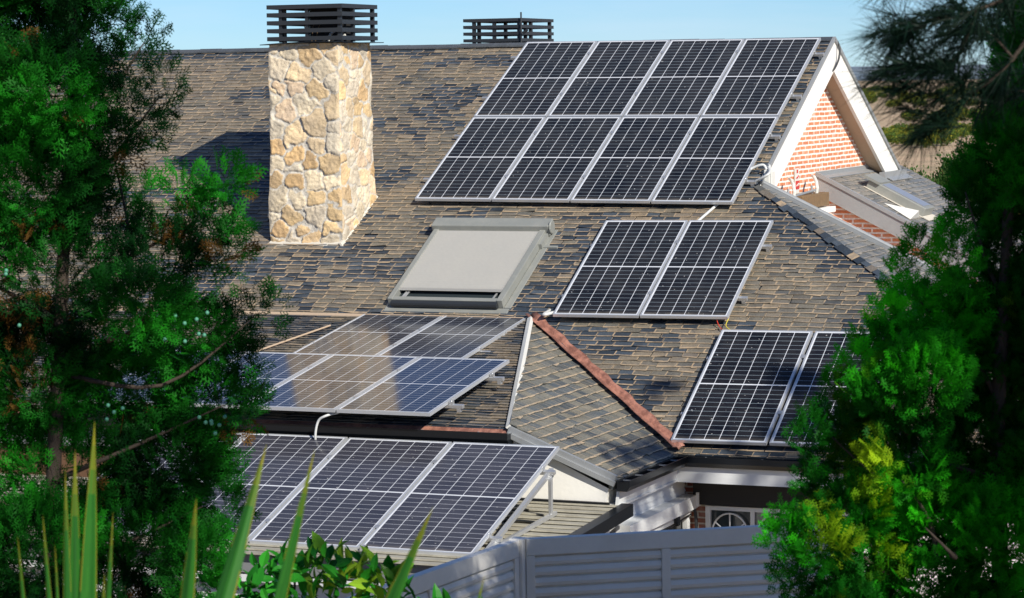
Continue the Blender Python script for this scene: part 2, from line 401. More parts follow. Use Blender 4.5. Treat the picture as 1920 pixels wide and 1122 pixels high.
# low far hills on the horizon
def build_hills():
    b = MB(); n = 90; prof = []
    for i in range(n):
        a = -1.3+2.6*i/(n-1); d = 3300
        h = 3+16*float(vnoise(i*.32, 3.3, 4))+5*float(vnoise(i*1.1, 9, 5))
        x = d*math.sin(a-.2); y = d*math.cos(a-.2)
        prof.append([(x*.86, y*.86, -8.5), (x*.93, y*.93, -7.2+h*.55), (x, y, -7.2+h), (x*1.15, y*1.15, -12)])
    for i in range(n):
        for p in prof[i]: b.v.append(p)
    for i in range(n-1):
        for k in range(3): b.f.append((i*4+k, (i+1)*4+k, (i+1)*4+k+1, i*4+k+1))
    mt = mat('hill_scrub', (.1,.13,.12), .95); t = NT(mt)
    t.l(t.mix(t.ramp(t.noise(.02, 5), (.4, 0.), (.6, 1.)), (.15,.20,.26), (.21,.25,.29)), t.b.inputs['Base Color'])  # blue of distance haze is mixed into the hill colour
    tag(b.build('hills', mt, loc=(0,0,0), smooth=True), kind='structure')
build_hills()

# ------------------------------------------------------------------ slate roofs
TH = .4943
Mn = np.array([0, -math.sin(TH), math.cos(TH)]); Mu = np.array([1., 0, 0]); Md = np.array([0, -math.cos(TH), -math.sin(TH)])
def Mz(y): return -.12/math.cos(TH)+math.tan(TH)*y      # slate surface of the main slope
def clip(poly, P, uvs):
    """clip polygon (list of 2d) by convex polygon P (ccw in u,v)"""
    out = poly
    n = len(P)
    area = sum(P[i][0]*P[(i+1) % n][1]-P[(i+1) % n][0]*P[i][1] for i in range(n))
    s = 1 if area > 0 else -1
    for i in range(n):
        a = P[i]; b = P[(i+1) % n]; ex, ey = b[0]-a[0], b[1]-a[1]
        def side(p): return s*(ex*(p[1]-a[1])-ey*(p[0]-a[0]))
        res = []
        for k in range(len(out)):
            p, q = out[k], out[(k+1) % len(out)]; sp_, sq = side(p), side(q)
            if sp_ >= 0: res.append(p)
            if (sp_ >= 0) != (sq >= 0):
                t = sp_/(sp_-sq); res.append((p[0]+t*(q[0]-p[0]), p[1]+t*(q[1]-p[1])))
        out = res
        if len(out) < 3: return []
    return out
def slates(name, material, parent, O, U, D, N, areas, W=.2, E=.093, thr=.55, seed=1, dark_fn=None, lift=.012, jit=.012, holes=()):
    """lay slates in courses over convex areas given in (u, v): v runs down the slope"""
    O, U, D, N = [np.array(q, float) for q in (O, U, D, N)]
    r = random.Random(seed); b = MB(); b.uv = []; b.tone = []
    vmin = min(p[1] for P in areas for p in P); vmax = max(p[1] for P in areas for p in P)
    umin = min(p[0] for P in areas for p in P); umax = max(p[0] for P in areas for p in P)
    k = 0; v = vmin
    while v < vmax:
        u = umin-W*(k % 2)*.5-r.uniform(0, .05)
        hv = E*1.12
        while u < umax:
            w = W*r.uniform(.86, 1.14); du = r.gauss(0, .004); dv = r.gauss(0, .0065); sl_ = r.gauss(0, .007)
            if r.random() < .012: dv += r.uniform(.01, .03)
            g = .002
            q = [(u+g+du, v+dv), (u+w-g+du, v+dv), (u+w-g+du, v+hv+dv+sl_), (u+g+du, v+hv+dv-sl_)]
            if r.random() < .10:   # a chipped lower corner
                c_ = r.uniform(.015, .04)
                q = q[:3]+[(q[3][0]+c_, q[3][1]), (q[3][0], q[3][1]-c_*.5)] if r.random() < .5 else \
                    q[:2]+[(q[2][0], q[2][1]-c_*.5), (q[2][0]-c_, q[2][1])]+q[3:]
            cu, cv = u+w/2, v+hv/2
            dark = dark_fn(cu, cv, r) if dark_fn else 0
            cl = float(vnoise(cu*1.3+5, cv*1.9+seed*3, 1)); fine = r.random()
            if dark_fn is None: dark = 1. if (cl*.75+fine*.33) > thr+.23 else 0.
            tone = (dark, min(1, max(0, .45*float(vnoise(cu*.8+9, cv*.8, 3))+.55*r.random())), r.random(), 1)
            tx = r.gauss(0, lift*.25)
            for P in areas:
                c = clip(q, P, None)
                if len(c) < 3: continue
                top = []
                for (a_, b_) in c:
                    f = (b_-v)/hv; h = .003+lift*f+tx*((a_-u)/w-.5)
                    top.append(O+U*a_+D*b_+N*h)
                uvp = [((a_-u)/w, (b_-v)/hv) for a_, b_ in c]
                n = len(top); i = len(b.v)
                b.v += [tuple(p) for p in top]+[tuple(p-N*.009) for p in top]
                # orient with normal N
                nn = np.cross(top[1]-top[0], top[2]-top[1])
                idx = list(range(n)) if nn @ N > 0 else list(range(n-1, -1, -1))
                b.f.append(tuple(i+j for j in idx)); b.uv += [uvp[j] for j in idx]; b.tone += [tone]*n
                for j in range(n):
                    a1, a2 = idx[j], idx[(j+1) % n]
                    b.f.append((i+a1, i+n+a1, i+n+a2, i+a2)); b.uv += [(.5,.4)]*4; b.tone += [tone]*4
            u += w
        v += E; k += 1
    # solid deck under the slates
    for P in areas:
        ring = [O+U*p[0]+D*p[1]-N*.008 for p in P]
        nn = np.cross(ring[1]-ring[0], ring[2]-ring[1])
        if nn @ N < 0: ring = ring[::-1]
        i = len(b.v); n = len(ring); b.v += [tuple(p-N*.10) for p in ring]+[tuple(p) for p in ring]
        b.f.append(tuple(range(i+n-1, i-1, -1))); b.f.append(tuple(range(i+n, i+2*n)))
        for j in range(n): b.f.append((i+j, i+(j+1) % n, i+n+(j+1) % n, i+n+j))
        cnt = n*2+4*n; b.uv += [(.5,.4)]*cnt; b.tone += [(1, 0, 0, 1)]*cnt
    return b.build(name, material, parent)

house = empty('house', (0, -4, -7.2), 'slate roofed house of orange brick and white render carrying the solar panels', 'house')
# main slope: coordinates u = x, v = distance down from the ridge line
RY = .186; RZ = Mz(RY); RO = np.array([0, RY, RZ])
def vy(y): return (RY-y)/math.cos(TH)
BREAK, EAVE = -5.86, -8.02
XL = -8.6
bz = -3.3; lsl = .178; LSn = np.array([0, -lsl, 1.])/math.hypot(lsl, 1); LSd = np.array([0, -1, -lsl])/math.hypot(lsl, 1)
BRZ = Mz(BREAK)
def dark_main(u, v, r):
    cl = float(vnoise(u*1.25+5, v*2.2+3, 1)); base = cl*.8+r.random()*.36
    t = .725 if u > -1.7 else .80
    if u > 1.9 and 6.6 < v < 9 and u < 4.4: t = .56          # newer blue slates beside the copper valley
    if 4.0 < u < 4.32 and v < 3.8: t = .40                    # verge slates
    if v > 5.6 and u < 1.2: t = .66
    if u > 4.3 and abs((v-3.9)-(u-4.33)*1.02) < .55: t = .50  # along the hip
    if v < .25: t = .45
    if -1 < u < 1 and v < 2.6: t = .69
    return 1. if base > t else max(0., min(.6, r.gauss(.10, .26)))
roof = slates('roof_slope', M['slate'], house, RO, Mu, Md, Mn, [
    [(XL, 0), (4.32, 0), (4.32, vy(BREAK)), (XL, vy(BREAK))],
    [(4.32, vy(-3.2)), (7.40, vy(BREAK)), (4.32, vy(BREAK))],
    [(2.4, vy(BREAK)), (7.40, vy(BREAK)), (9.92, vy(EAVE)), (4.93, vy(EAVE))],
    ], dark_fn=dark_main, seed=3)
roof['label'] = 'large main slate slope under the eight panel array'
bk = MB(); bk.prism([(XL, RY, RZ-.01), (4.32, RY, RZ-.01), (4.32, 8.2, RZ-.01-math.tan(TH)*8), (XL, 8.2, RZ-.01-math.tan(TH)*8)], (0, 0, -.1))
bk.uv = [(.5,.4)]*24; bk.tone = [(.3,.4,.5,1)]*24
bk.build('roof_slope', M['slate'], house)
# porch slope L: shallow, in front of the break line
LO = np.array([0, BREAK, BRZ]); LEN = (9.86-5.86)/LSd[1]*-1
def dark_porch(u, v, r): return 1. if float(vnoise(u*1.4+2, v*2.5+1, 5))*.8+r.random()*.4 > (.62 if u > 2.3 or u < .4 else .80) else max(0., min(.7, r.gauss(.2, .25)))
slates('roof_slope', M['slate'], house, LO, Mu, LSd, LSn, [[(XL, 0), (2.40, 0), (3.80, LEN), (XL, LEN)]], dark_fn=dark_porch, seed=9, lift=.016)
LEZ = LO[2]+LSd[2]*LEN
# hip slope H1 on the right of the porch, falls towards +X
h1s = (BRZ+4.45)/(4.9-2.4)
H1O = np.array([2.4, BREAK, BRZ]); H1D = np.array([1, 0, -h1s]); h1l = np.linalg.norm(H1D); H1D /= h1l; H1U = np.array([0, -1., 0]); H1N = np.array([h1s, 0, 1])/h1l
def h1(x, y): return (BREAK-y, (x-2.4)*h1l)
# courses run along Y; v = down slope
def dark_h1(u, v, r): return 1. if r.random() < .45 else 0.
slates('roof_slope', M['slate_b'], house, H1O, H1U, H1D, H1N, [[h1(2.4, -5.86), h1(4.93, -8.02), h1(4.93, -9.88), h1(3.80, -9.88)]], W=.17, E=.125, dark_fn=dark_h1, seed=21, lift=.014)
# hip slope H2 right of the gable
h2s = .485; h2l = math.hypot(1, h2s); H2O = np.array([4.33, -3.2, Mz(-3.2)]); H2D = np.array([1, 0, -h2s])/h2l; H2N = np.array([h2s, 0, 1])/h2l
def h2(x, y): return (-3.2-y, (x-4.33)*h2l)
slates('roof_slope', M['slate_c'], house, H2O, np.array([0, -1., 0]), H2D, H2N, [[h2(4.33, -3.2), h2(4.33, -3.08), h2(9.9, -3.08), h2(9.9, -8.0)]], W=.16, E=.105, dark_fn=dark_h1, seed=22, lift=.012)
# annex roof behind the gable wall
AO = np.array([4.1, .1, -1.87]); A_s = .515; al = math.hypot(1, A_s); AD = np.array([1, 0, -A_s])/al; AN = np.array([A_s, 0, 1])/al
slates('roof_slope', M['slate_c'], house, AO, np.array([0, 1., 0]), AD, AN, [[(0, 0), (4.5, 0), (4.5, 4.6*al), (0, 4.6*al)]], W=.16, E=.10, dark_fn=dark_h1, seed=23, lift=.010)
# lean-to of ribbed sheets below the plaster wall
FS = (-4.72+4.865)/(12.5-9.78); fl = math.hypot(1, FS)
LT = MB()
y = -9.78; k = 0
while y > -12.5:
    z0 = -4.72-FS*(-9.78-y); z1 = z0-FS*.17
    r_ = rng.uniform(-.003, .003)
    LT.prism([(-6, y+.03, z0+.004+r_), (-6, y-.17, z1+.030+r_), (-6, y-.17, z1+.014+r_), (-6, y+.03, z0-.006)], (11.0, 0, 0)); y -= .17; k += 1
lt = LT.build('lean_to_roof', M['fibre'], house); lt['label'] = 'low roof of pale ribbed sheets'; q_ = MB(); q_.prism([(-5.9, -9.8, -4.735), (-5.9, -12.5, -4.735-FS*2.7), (-5.9, -12.5, -4.80-FS*2.7), (-5.9, -9.8, -4.80)], (10.85, 0, 0)); q_.build('roof_deck', M['under'], house)
lt['label'] = 'low roof of pale ribbed sheets'

# ridge, verge and hip trims
t = MB()
x = XL
while x < 4.3:     # ridge capping slates, each with a little variation
    w = rng.uniform(.34, .42); x1 = min(x+w, 4.32); dz = rng.uniform(-.004, .006)
    z = RZ+.03+dz
    t.prism([(x, RY-.11, z-.04), (x, RY-.005, z), (x, RY+.11, z-.04), (x, RY+.11, z-.06), (x, RY-.005, z-.025), (x, RY-.11, z-.06)], (x1-x-.004, 0, 0)); x = x1
t.uv = [(.5,.4)]*sum(len(f) for f in t.f); t.tone = []
for f in t.f: t.tone += [(.8, .4, .7, 1)]*len(f)
t.build('ridge_capping', M['slate'], house)
def roofpt(y): return np.array([4.32, y, Mz(y) if y <= RY else RZ-(y-RY)*math.tan(TH)])
# rake boards: thick white rendered verge, front and back
YF, YB = -3.12, 3.82
def rake(name, y0, y1, lab):
    b = MB(); a, c = roofpt(y0), roofpt(y1); d = np.array([0, 0, 1.])
    ring = [a+d*-.02, c+d*-.02, c-d*.43, a-d*.43] if y1 > y0 else [a+d*-.02, a-d*.43, c-d*.43, c+d*-.02]
    ring = [np.array([4.325, p[1], p[2]]) for p in ring]
    b.prism(ring, (-.045, 0, 0)); o = b.build(name, M['white'], house); o['label'] = lab; return o
rake('rake_board', YF, RY, 'white rendered front verge of the gable')
rake('rake_board', RY+.002, YB, 'white rendered back verge of the gable')
b = MB()
for y0, y1 in ((YF, RY), (RY, YB)):
    b.bar(roofpt(y0)+[.012, 0, .005], roofpt(y1)+[.012, 0, .005], .035, .05)
b.build('verge_trim', M['metal'], house, each=True)
# soffit strips between rake and wall
for y0, y1 in ((YF, RY), (RY, YB)):
    b = MB(); a, c = roofpt(y0)-[.041, 0, .425], roofpt(y1)-[.041, 0, .425]
    b.prism([a, c, c+[0, 0, .08], a+[0, 0, .08]] if y1 > RY+1 else [a, a+[0, 0, .08], c+[0, 0, .08], c], (-.21, 0, 0))
    b.build('soffit', M['soffit'], house, each=True)
# the reveal under the back verge (tan underside, slopes with the roof)
# gable wall
xw = 4.10
def under(y): return (Mz(y) if y <= RY else RZ-(y-RY)*math.tan(TH))-.10
GW = MB(); ring = [(xw, -7.0, -7.2), (xw, 7.2, -7.2), (xw, 7.2, under(7.2)), (xw, RY, under(RY)), (xw, -3.2, under(-3.2)-.05), (xw, -7.0, under(-7.0)-.1)]
GW.prism(ring, (-.25, 0, 0)); gw = GW.build('gable_wall', M['brick_y'], house); gw['label'] = 'triangular orange brick gable with white joints'
# annex front wall and verge
aw = MB(); aw.prism([(4.1, .16, -7.2), (8.4, .16, -7.2), (8.4, .16, -1.87-A_s*4.3-.11), (4.1, .16, -1.87-.11)], (0, .25, 0))
aw.build('side_wall', M['brick_x'], house)
b = MB(); a = AO+[0, -.0, .02]; c = AO+AD*4.6*al+[0, 0, .02]
b.prism([a+[0,0,.0], c, c-[0, 0, .24], a-[0, 0, .24]], (0, -.035, 0)); b.bar(a+[0, -.02, .03], c+[0, -.02, .03], .07, .05)
b.build('verge_trim', M['metal'], house, each=True)
b = MB(); b.prism([(4.105, .1, -1.88), (4.105, 3.8, -1.88), (4.105, 3.8, -1.80), (4.105, .1, -1.80)], (.012, 0, 0))
b.prism([(4.118, .1, -1.862), (4.19, .1, -1.862-.5*.07), (4.19, 3.8, -1.862-.5*.07), (4.118, 3.8, -1.862)], (0, 0, .012))
b.build('flashing', M['metal'], house, each=True)
b = MB(); b.box((4.30, 2.62, -2.06), (4.38, 3.86, -1.90)); b.prism([(4.38, 2.75, -1.985), (4.46, 2.75, -2.03), (4.46, 3.9, -2.03), (4.38, 3.9, -1.985)], (0, 0, .014)); b.build('flashing', M['metal'], house, each=True)
# hip verge tube with ledge between H2 and the open court
hv0 = H2O+np.array([0, .10, 0]); hv1 = hv0+H2D*5.5*h2l
b = MB(); b.tube([hv0+H2N*.05+[0, .02, 0], hv1+H2N*.05+[0, .02, 0]], .032, 10); b.bar(hv0+[0, .0, -.03], hv1+[0, .0, -.03], .03, .13); b.build('verge_trim', M['metal'], house, each=True)
b = MB(); b.prism([hv0+[.05, 0, -.15], hv1+[0, 0, -.15], (hv1[0], hv1[1], -7.2), (hv0[0]+.05, hv0[1], -7.2)], (0, -.2, 0)); b.build('side_wall', M['white'], house)
# hip slates along M / H2
b = MB(); p0 = H2O+np.array([0,0,.02]); p1 = np.array([9.9, -8.0, Mz(-8.0)+.02]); n_ = 62
b.uv = []; b.tone = []
for i in range(n_):
    a = p0+(p1-p0)*i/n_; c = p0+(p1-p0)*(i+1.25)/n_; hd = (p1-p0)/np.linalg.norm(p1-p0)
    sL = np.cross(Mn, hd); sL /= np.linalg.norm(sL)
    if sL[0] > 0: sL = -sL
    w = rng.uniform(.07, .12)
    q = [a+Mn*.012, c+Mn*.020, c+Mn*.018+sL*w, a+Mn*.010+sL*w*.9]
    f0 = len(b.f); b.prism(q, -Mn*.009)
    b.uv += [(rng.random(), .5)]*24; b.tone += [(1 if rng.random() < .8 else .4, rng.random(), rng.random(), 1)]*24
b.build('hip_capping', M['slate'], house)
# copper valley
b = MB(); a = np.array([2.36, -5.80, BRZ+.045]); c = np.array([4.95, -8.06, -4.43+.03]); vd = (c-a)/np.linalg.norm(c-a)
sa = np.cross(Mn, vd); sa /= np.linalg.norm(sa)
if sa[0] < 0: sa = -sa
sb_ = np.cross(H1N, vd); sb_ /= np.linalg.norm(sb_)
if sb_[0] > 0: sb_ = -sb_
n_ = 20; rows = []
for i in range(n_+1):
    p = a+(c-a)*i/n_; w1 = .088+.014*math.sin(i*2.1); w2 = .072+.012*math.sin(i*1.3)
    rows.append([p+sb_*w2+H1N*.012, p+sb_*w2*.45+H1N*.022, p+Mn*-.004, p+sa*w1*.45+Mn*.022, p+sa*w1+Mn*.014])
i0 = len(b.v)
for r in rows: b.v += [tuple(q) for q in r]
for i in range(n_):
    for k in range(4): b.f.append((i0+i*5+k, i0+i*5+k+1, i0+(i+1)*5+k+1, i0+(i+1)*5+k))
vo = b.build('valley_flashing', M['copper'], house, smooth=True); so_ = vo.modifiers.new('s', 'SOLIDIFY'); so_.thickness = .006
vo['label'] = 'reddish copper valley between two slopes'
# loose slates over the valley
b = MB(); b.uv = []; b.tone = []
for (x, y, ang, s_) in ((3.05, -6.42, .5, 1), (3.18, -6.56, .2, 1.1), (3.0, -6.28, .9, .8), (4.1, -7.22, .3, .8), (4.55, -7.7, -.2, .8)):
    o = np.array([x, y, Mz(y)+.03]); u = Mu*math.cos(ang)+Md*math.sin(ang); v = -Mu*math.sin(ang)+Md*math.cos(ang)
    b.prism([o, o+u*.2*s_, o+u*.2*s_+v*.13*s_+Mn*.02, o+v*.13*s_+Mn*.025], -Mn*.009); b.uv += [(.5,.4)]*24; b.tone += [(1,.5,rng.random(),1)]*24
b.build('slipped_slate', M['slate'], house, each=True)
# pale hip strip between porch slope and H1
b = MB(); a = np.array([2.42, -5.93, BRZ+.02]); c = np.array([3.80, -9.90, LEZ+.02])
nn = LSn+H1N; nn /= np.linalg.norm(nn); vd = (c-a)/np.linalg.norm(c-a); sd = np.cross(vd, nn); n0 = nn*.035
b.prism([a-sd*.036-nn*.0+n0*.2, a+n0*1.1, a+sd*.036+n0*.2, a-n0*.5], c-a); b.build('hip_capping', M['plastic'], house)
# thin strip at the break of slope and a second strip on the porch roof
b = MB(); b.prism([(XL, BREAK-.02, BRZ+.006), (XL, BREAK+.02, BRZ+.032), (XL, BREAK+.03, BRZ+.022), (XL, BREAK-.02, BRZ-.004)], (2.35-XL, 0, 0)); b.build('flashing', M['soffit'], house)
b = MB(); b.tube([LO+[.09, 0, 0]+LSd*.56+LSn*.04, LO+[-.22, 0, 0]+LSd*1.5+LSn*.04, LO+[-.75, 0, 0]+LSd*3.3+LSn*.04], .011, 8); b.build('hip_capping', M['soffit'], house)
# H1 rake trim and plaster wall below
b = MB(); a = np.array([3.80, -9.90, LEZ+.0]); c = np.array([4.93, -9.90, -4.455])
b.bar(a+[0, 0, .01], c+[0, 0, .01], .05, .075); b.bar(a+[0, -.035, -.035], c+[0, -.035, -.035], .03, .05); b.build('verge_trim', M['metal'], house, each=True)
b = MB(); b.prism([(3.55, -9.88, -4.78), (4.80, -9.88, -4.78), (4.86, -9.88, -4.47), (3.80, -9.88, LEZ-.015), (3.55, -9.88, LEZ-.03)], (0, .28, 0)); pw = b.build('side_wall', M['white'], house); pw['label'] = 'small white plastered gable end'
b = MB(); b.bar((3.5, -9.90, -4.70), (4.86, -9.90, -4.705), .03, .05); b.build('flashing', M['gutter'], house)
# front wall below the lean-to and under the porch eave
b = MB(); b.box((XL, -9.80, -7.2), (3.55, -9.6, LEZ-.16)); b.build('side_wall', M['wood'], house)
b = MB(); b.box((3.44, -9.88, -4.74), (3.55, -9.80, -4.2)); b.box((3.18, -9.84, -4.74), (3.22, -9.80, -4.2)); b.build('timber_post', M['dark'], house, each=True)
b = MB(); b.box((-5.9, -12.42, -7.2), (4.8, -12.22, -5.02)); b.build('side_wall', M['siding'], house)
b = MB(); b.box((4.72, -12.4, -7.2), (4.86, -9.9, -4.84)); b.box((4.70, -9.60, -7.2), (4.86, -7.62, -4.55)); sw = b.build('side_wall', M['siding'], house)
# lean-to edge: dark gutter at right, grey fascia and lip in front
b = MB(); b.sweep([(0, .02), (.12, .02), (.12, -.10), (0, -.10)], [(4.99, -9.9, -4.70), (4.99, -12.6, -4.84)], (1, 0, 0)); b.build('gutter', M['gutter'], house)
b = MB(); b.box((-6, -12.58, -5.05), (4.98, -12.53, -4.86)); b.box((-6, -12.60, -4.885), (4.98, -12.50, -4.862)); b.build('fascia', M['fascia_grey'], house, each=True)
b = MB(); b.box((-6, -12.56, -5.14), (4.98, -12.50, -5.07)); b.build('fascia', M['siding'], house, each=True)

# gutters (hollow box section, brackets inside)
def gutter(a, c, side, name='gutter', lining=None, nbr=4, w=.13, h=.10, brlen=None):
    a = np.array(a, float); c = np.array(c, float); side = np.array(side, float)
    prof = [(0, 0), (0, -h), (w*.8, -h), (w, -h*.55), (w, .012), (w+.012, .012), (w+.012, -h*.6), (w*.85, -h-.012), (-.012, -h-.012), (-.012, 0)]
    b = MB(); b.sweep(prof, [a, c], side)
    for e in (a, c):
        d = (c-a)/np.linalg.norm(c-a)*.006
        b.prism([e+side*p[0]+np.array([0,0,p[1]]) for p in ((0,0), (0,-h), (w*.85,-h), (w,-h*.55), (w,0))], d if e is a else -d)
    g = b.build(name, M['gutter'], house)
    bb = MB()
    for i in range(nbr):
        p = a+(c-a)*(i+.4)/nbr; d = (c-a)/np.linalg.norm(c-a)*.012
        bb.prism([p+side*-.01, p+side*(w+.01), p+side*(w+.01)-[0, 0, .012], p-side*.01-np.array([0, 0, .012])], d)
    bb.build('gutter_bracket', M['metal'], house, each=True)
    if lining:
        q = MB(); q.prism([a+side*.004+[0, 0, -.004], a+side*.004+[0,0,-.09], a+side*.002+[0,0,-.09], a+side*.002+[0,0,-.004]], c-a)
        q.prism([a-side*.05+[0, 0, .03], a+side*.06+[0, 0, -.025], a+side*.06+[0, 0, -.035], a-side*.05+[0, 0, .0]], c-a); q.build('gutter_lining', lining, house)
    return g
gutter((-6, -9.90, LEZ-.02), (3.84, -9.90, LEZ-.02), (0, -1, 0), lining=M['copper'], nbr=16)
gutter((4.96, -9.92, -4.465), (4.96, -8.14, -4.465), (1, 0, 0), nbr=5, w=.11, h=.085)
gutter((5.00, -8.06, -4.465), (9.9, -8.06, -4.465), (0, -1, 0), nbr=8, w=.11, h=.085)
# fascias and soffits below the eaves
b = MB(); b.prism([(4.955, -9.86, -4.56), (4.955, -8.05, -4.56), (4.935, -8.05, -4.72), (4.935, -9.86, -4.72)], (-.03, 0, 0)); b.prism([(4.95, -9.86, -4.71), (4.95, -8.0, -4.71), (4.70, -8.0, -4.71), (4.70, -9.86, -4.71)], (0, 0, -.02)); b.build('fascia', M['siding'], house, each=True)
b = MB(); b.box((4.93, -8.10, -4.735), (9.9, -8.06, -4.57)); b.box((4.93, -8.06, -4.74), (9.9, -7.6, -4.715)); b.build('fascia', M['siding'], house, each=True)
b = MB(); b.box((-6, -9.885, LEZ-.36), (3.6, -9.86, LEZ-.10)); b.build('fascia', M['fascia_grey'], house, each=True)
# M eave wall, right of the inner corner
b = MB(); b.box((4.75, -7.6, -7.2), (9.6, -7.35, -4.72)); b.build('side_wall', M['brick_d'], house)
b = MB(); b.box((4.98, -7.70, -5.03), (9.0, -7.61, -4.79)); b.build('awning', M['dark'], house)  # near-black box above the window
# side wall boards and awning box under H1 (faces +X)
b = MB()
for i in range(4):
    z = -4.74-.055*i; b.prism([(4.862, -9.62, z), (4.880, -9.62, z-.052), (4.862, -9.62, z-.054)], (0, 1.98, 0))
b.build('boarding', M['siding'], house)
b = MB(); b.box((4.865, -9.75, -5.07), (5.02, -7.66, -4.93)); b.box((4.865, -9.75, -5.15), (4.96, -7.7, -5.09)); b.box((5.02, -7.72, -5.05), (5.05, -7.64, -4.90)); b.build('awning', M['siding'], house, each=True)
b = MB()
b.tube([(4.99, -9.4, -5.20), (4.99, -7.8, -5.12)], .009, 6)
for y in (-9.1, -8.6, -8.1): b.tube([(4.99, y, -5.42), (4.99, y, -5.15)], .008, 6)
b.box((4.97, -8.28, -5.17), (5.01, -8.20, -5.05)); b.build('awning_arm', M['gutter'], house, each=True)
sidewin = MB(); sidewin.box((4.862, -9.3, -6.0), (4.875, -7.75, -5.17)); sidewin.build('window_pane', M['glass'], house)
b = MB(); b.box((4.862, -7.76, -6.3), (4.93, -7.66, -5.08)); b.box((4.862, -8.55, -6.0), (4.90, -8.50, -5.17)); b.build('window_frame', M['siding'], house, each=True)
b = MB(); b.tube([(4.98, -7.66, -5.06), (5.0, -7.66, -5.2), (4.99, -7.66, -6.6)], .018, 8); b.build('downpipe', M['darkmetal'], house)
# window with fan-shaped grille
win = MB(); WX0, WX1, WZ1, WZ0 = 5.10, 7.14, -5.045, -6.2; yw = -7.6
for q in ((WX0, WX0+.06), (WX1-.06, WX1), ((WX0+WX1)/2-.15, (WX0+WX1)/2-.11), ((WX0+WX1)/2+.11, (WX0+WX1)/2+.15)): pass
win.box((WX0, yw-.05, WZ0), (WX0+.055, yw+.0, WZ1)); win.box((WX1-.055, yw-.05, WZ0), (WX1, yw, WZ1)); win.box((WX0+.055, yw-.05, WZ1-.045), (WX1-.055, yw, WZ1))
nx = 4; step = (WX1-WX0-.055)/nx
for i in range(1, nx): win.box((WX0+i*step, yw-.045, WZ0), (WX0+i*step+.045, yw, WZ1-.045))
wo = win.build('window', M['siding'], house); wo['_o'] = [float(q) for q in (0, -4, -7.2)]
b = MB(); b.box((WX0+.05, yw-.012, WZ0), (WX1-.05, yw-.004, WZ1-.04)); b.build('pane', M['glass'], wo)
b = MB()
for i in range(nx):
    cx = WX0+.05+i*step+(step-.045)/2; cz = WZ1-.30; r0 = .20
    for ra in (r0, .055):
        pts = [(cx+ra*math.cos(a), yw-.065, cz+ra*math.sin(a)*1.15) for a in np.linspace(0, math.pi, 17)]; b.tube(pts, .010, 6)
    for a in (R_(35), R_(90), R_(145)): b.tube([(cx+.055*math.cos(a), yw-.065, cz+.06*math.sin(a)), (cx+r0*math.cos(a), yw-.065, cz+r0*math.sin(a)*1.15)], .008, 6)
    b.tube([(cx-r0-.01, yw-.065, cz), (cx+r0+.01, yw-.065, cz)], .009, 6)
b.build('grille', M['siding'], wo)
# rest of the body of the house, below the slopes
b = MB(); b.box((XL+.3, -5.7, -7.2), (3.8, 6.5, -3.6)); b.build('side_wall', M['white'], house)
b = MB(); b.box((3.86, -7.3, -7.2), (4.08, -5.72, -4.2)); b.build('side_wall', M['brick_dy'], house)
b = MB(); b.prism([(XL+.2, -5.7, -3.6), (XL+.2, 6.5, -3.6), (XL+.2, 0.19, -.3)], (.2, 0, 0)); b.build('gable_wall', M['white'], house)

# small things at the foot of the gable: railing, block, sill
b = MB()
for y in (-1.80, -.76):
    pts = [(4.22, y+.26, -1.83), (4.28, y+.14, -1.84), (4.34, y+.03, -1.90), (4.36, y, -1.98), (4.34, y, -2.14)]; b.tube(pts, .022, 8)
ra = b.build('railing', M['plastic'], house, each=True)
b = MB(); b.tube([(4.33, -2.15, -2.06), (4.33, -.62, -2.00)], .018, 8)
for y in (-1.9, -.84): b.tube([(4.31, y, -2.12), (4.31, y, -1.94)], .016, 6)
b.build('railing', M['metal'], house, each=True)
b = MB(); b.box((4.12, -1.62, -2.22), (4.42, -.40, -2.045)); b.build('masonry_block', M['planter'], house, bevel=.01)
b = MB(); b.box((4.12, -1.7, -2.31), (4.48, -.30, -2.235)); b.box((4.12, -1.6, -2.75), (4.36, -.42, -2.31)); b.build('sill', M['white'], house, each=True, bevel=.008)
# weathered thermometer-like plate on the wall
pl = MB(); pl.box((4.112, -.96, -2.08), (4.128, -.80, -1.72)); plate = tag(pl.build('wall_plate', M['plastic']), 'narrow white and red plate hung on the orange brick gable above the railing', 'sign')
pl = MB(); pl.box((4.1285, -.96, -1.99), (4.131, -.80, -1.88)); q = pl.build('red_field', M['red'], plate, loc=(plate.location.x, plate.location.y, plate.location.z-ZO))
pl = MB(); pl.box((4.1285, -.91, -1.78), (4.131, -.85, -1.735)); pl.build('dark_square', M['redwire'], plate, loc=(plate.location.x, plate.location.y, plate.location.z-ZO))
pl = MB(); pl.tube([(4.132, -.94, -1.95), (4.132, -.90, -1.93), (4.132, -.88, -1.945), (4.132, -.85, -1.915), (4.132, -.82, -1.92)], .007, 5); pl.build('white_script', M['plastic'], plate, loc=(plate.location.x, plate.location.y, plate.location.z-ZO))
pl = MB(); pl.tube([(4.132, -.94, -1.85), (4.132, -.90, -1.83), (4.132, -.88, -1.845), (4.132, -.85, -1.815), (4.132, -.82, -1.82)], .006, 5); pl.build('red_script', M['red'], plate, loc=(plate.location.x, plate.location.y, plate.location.z-ZO))

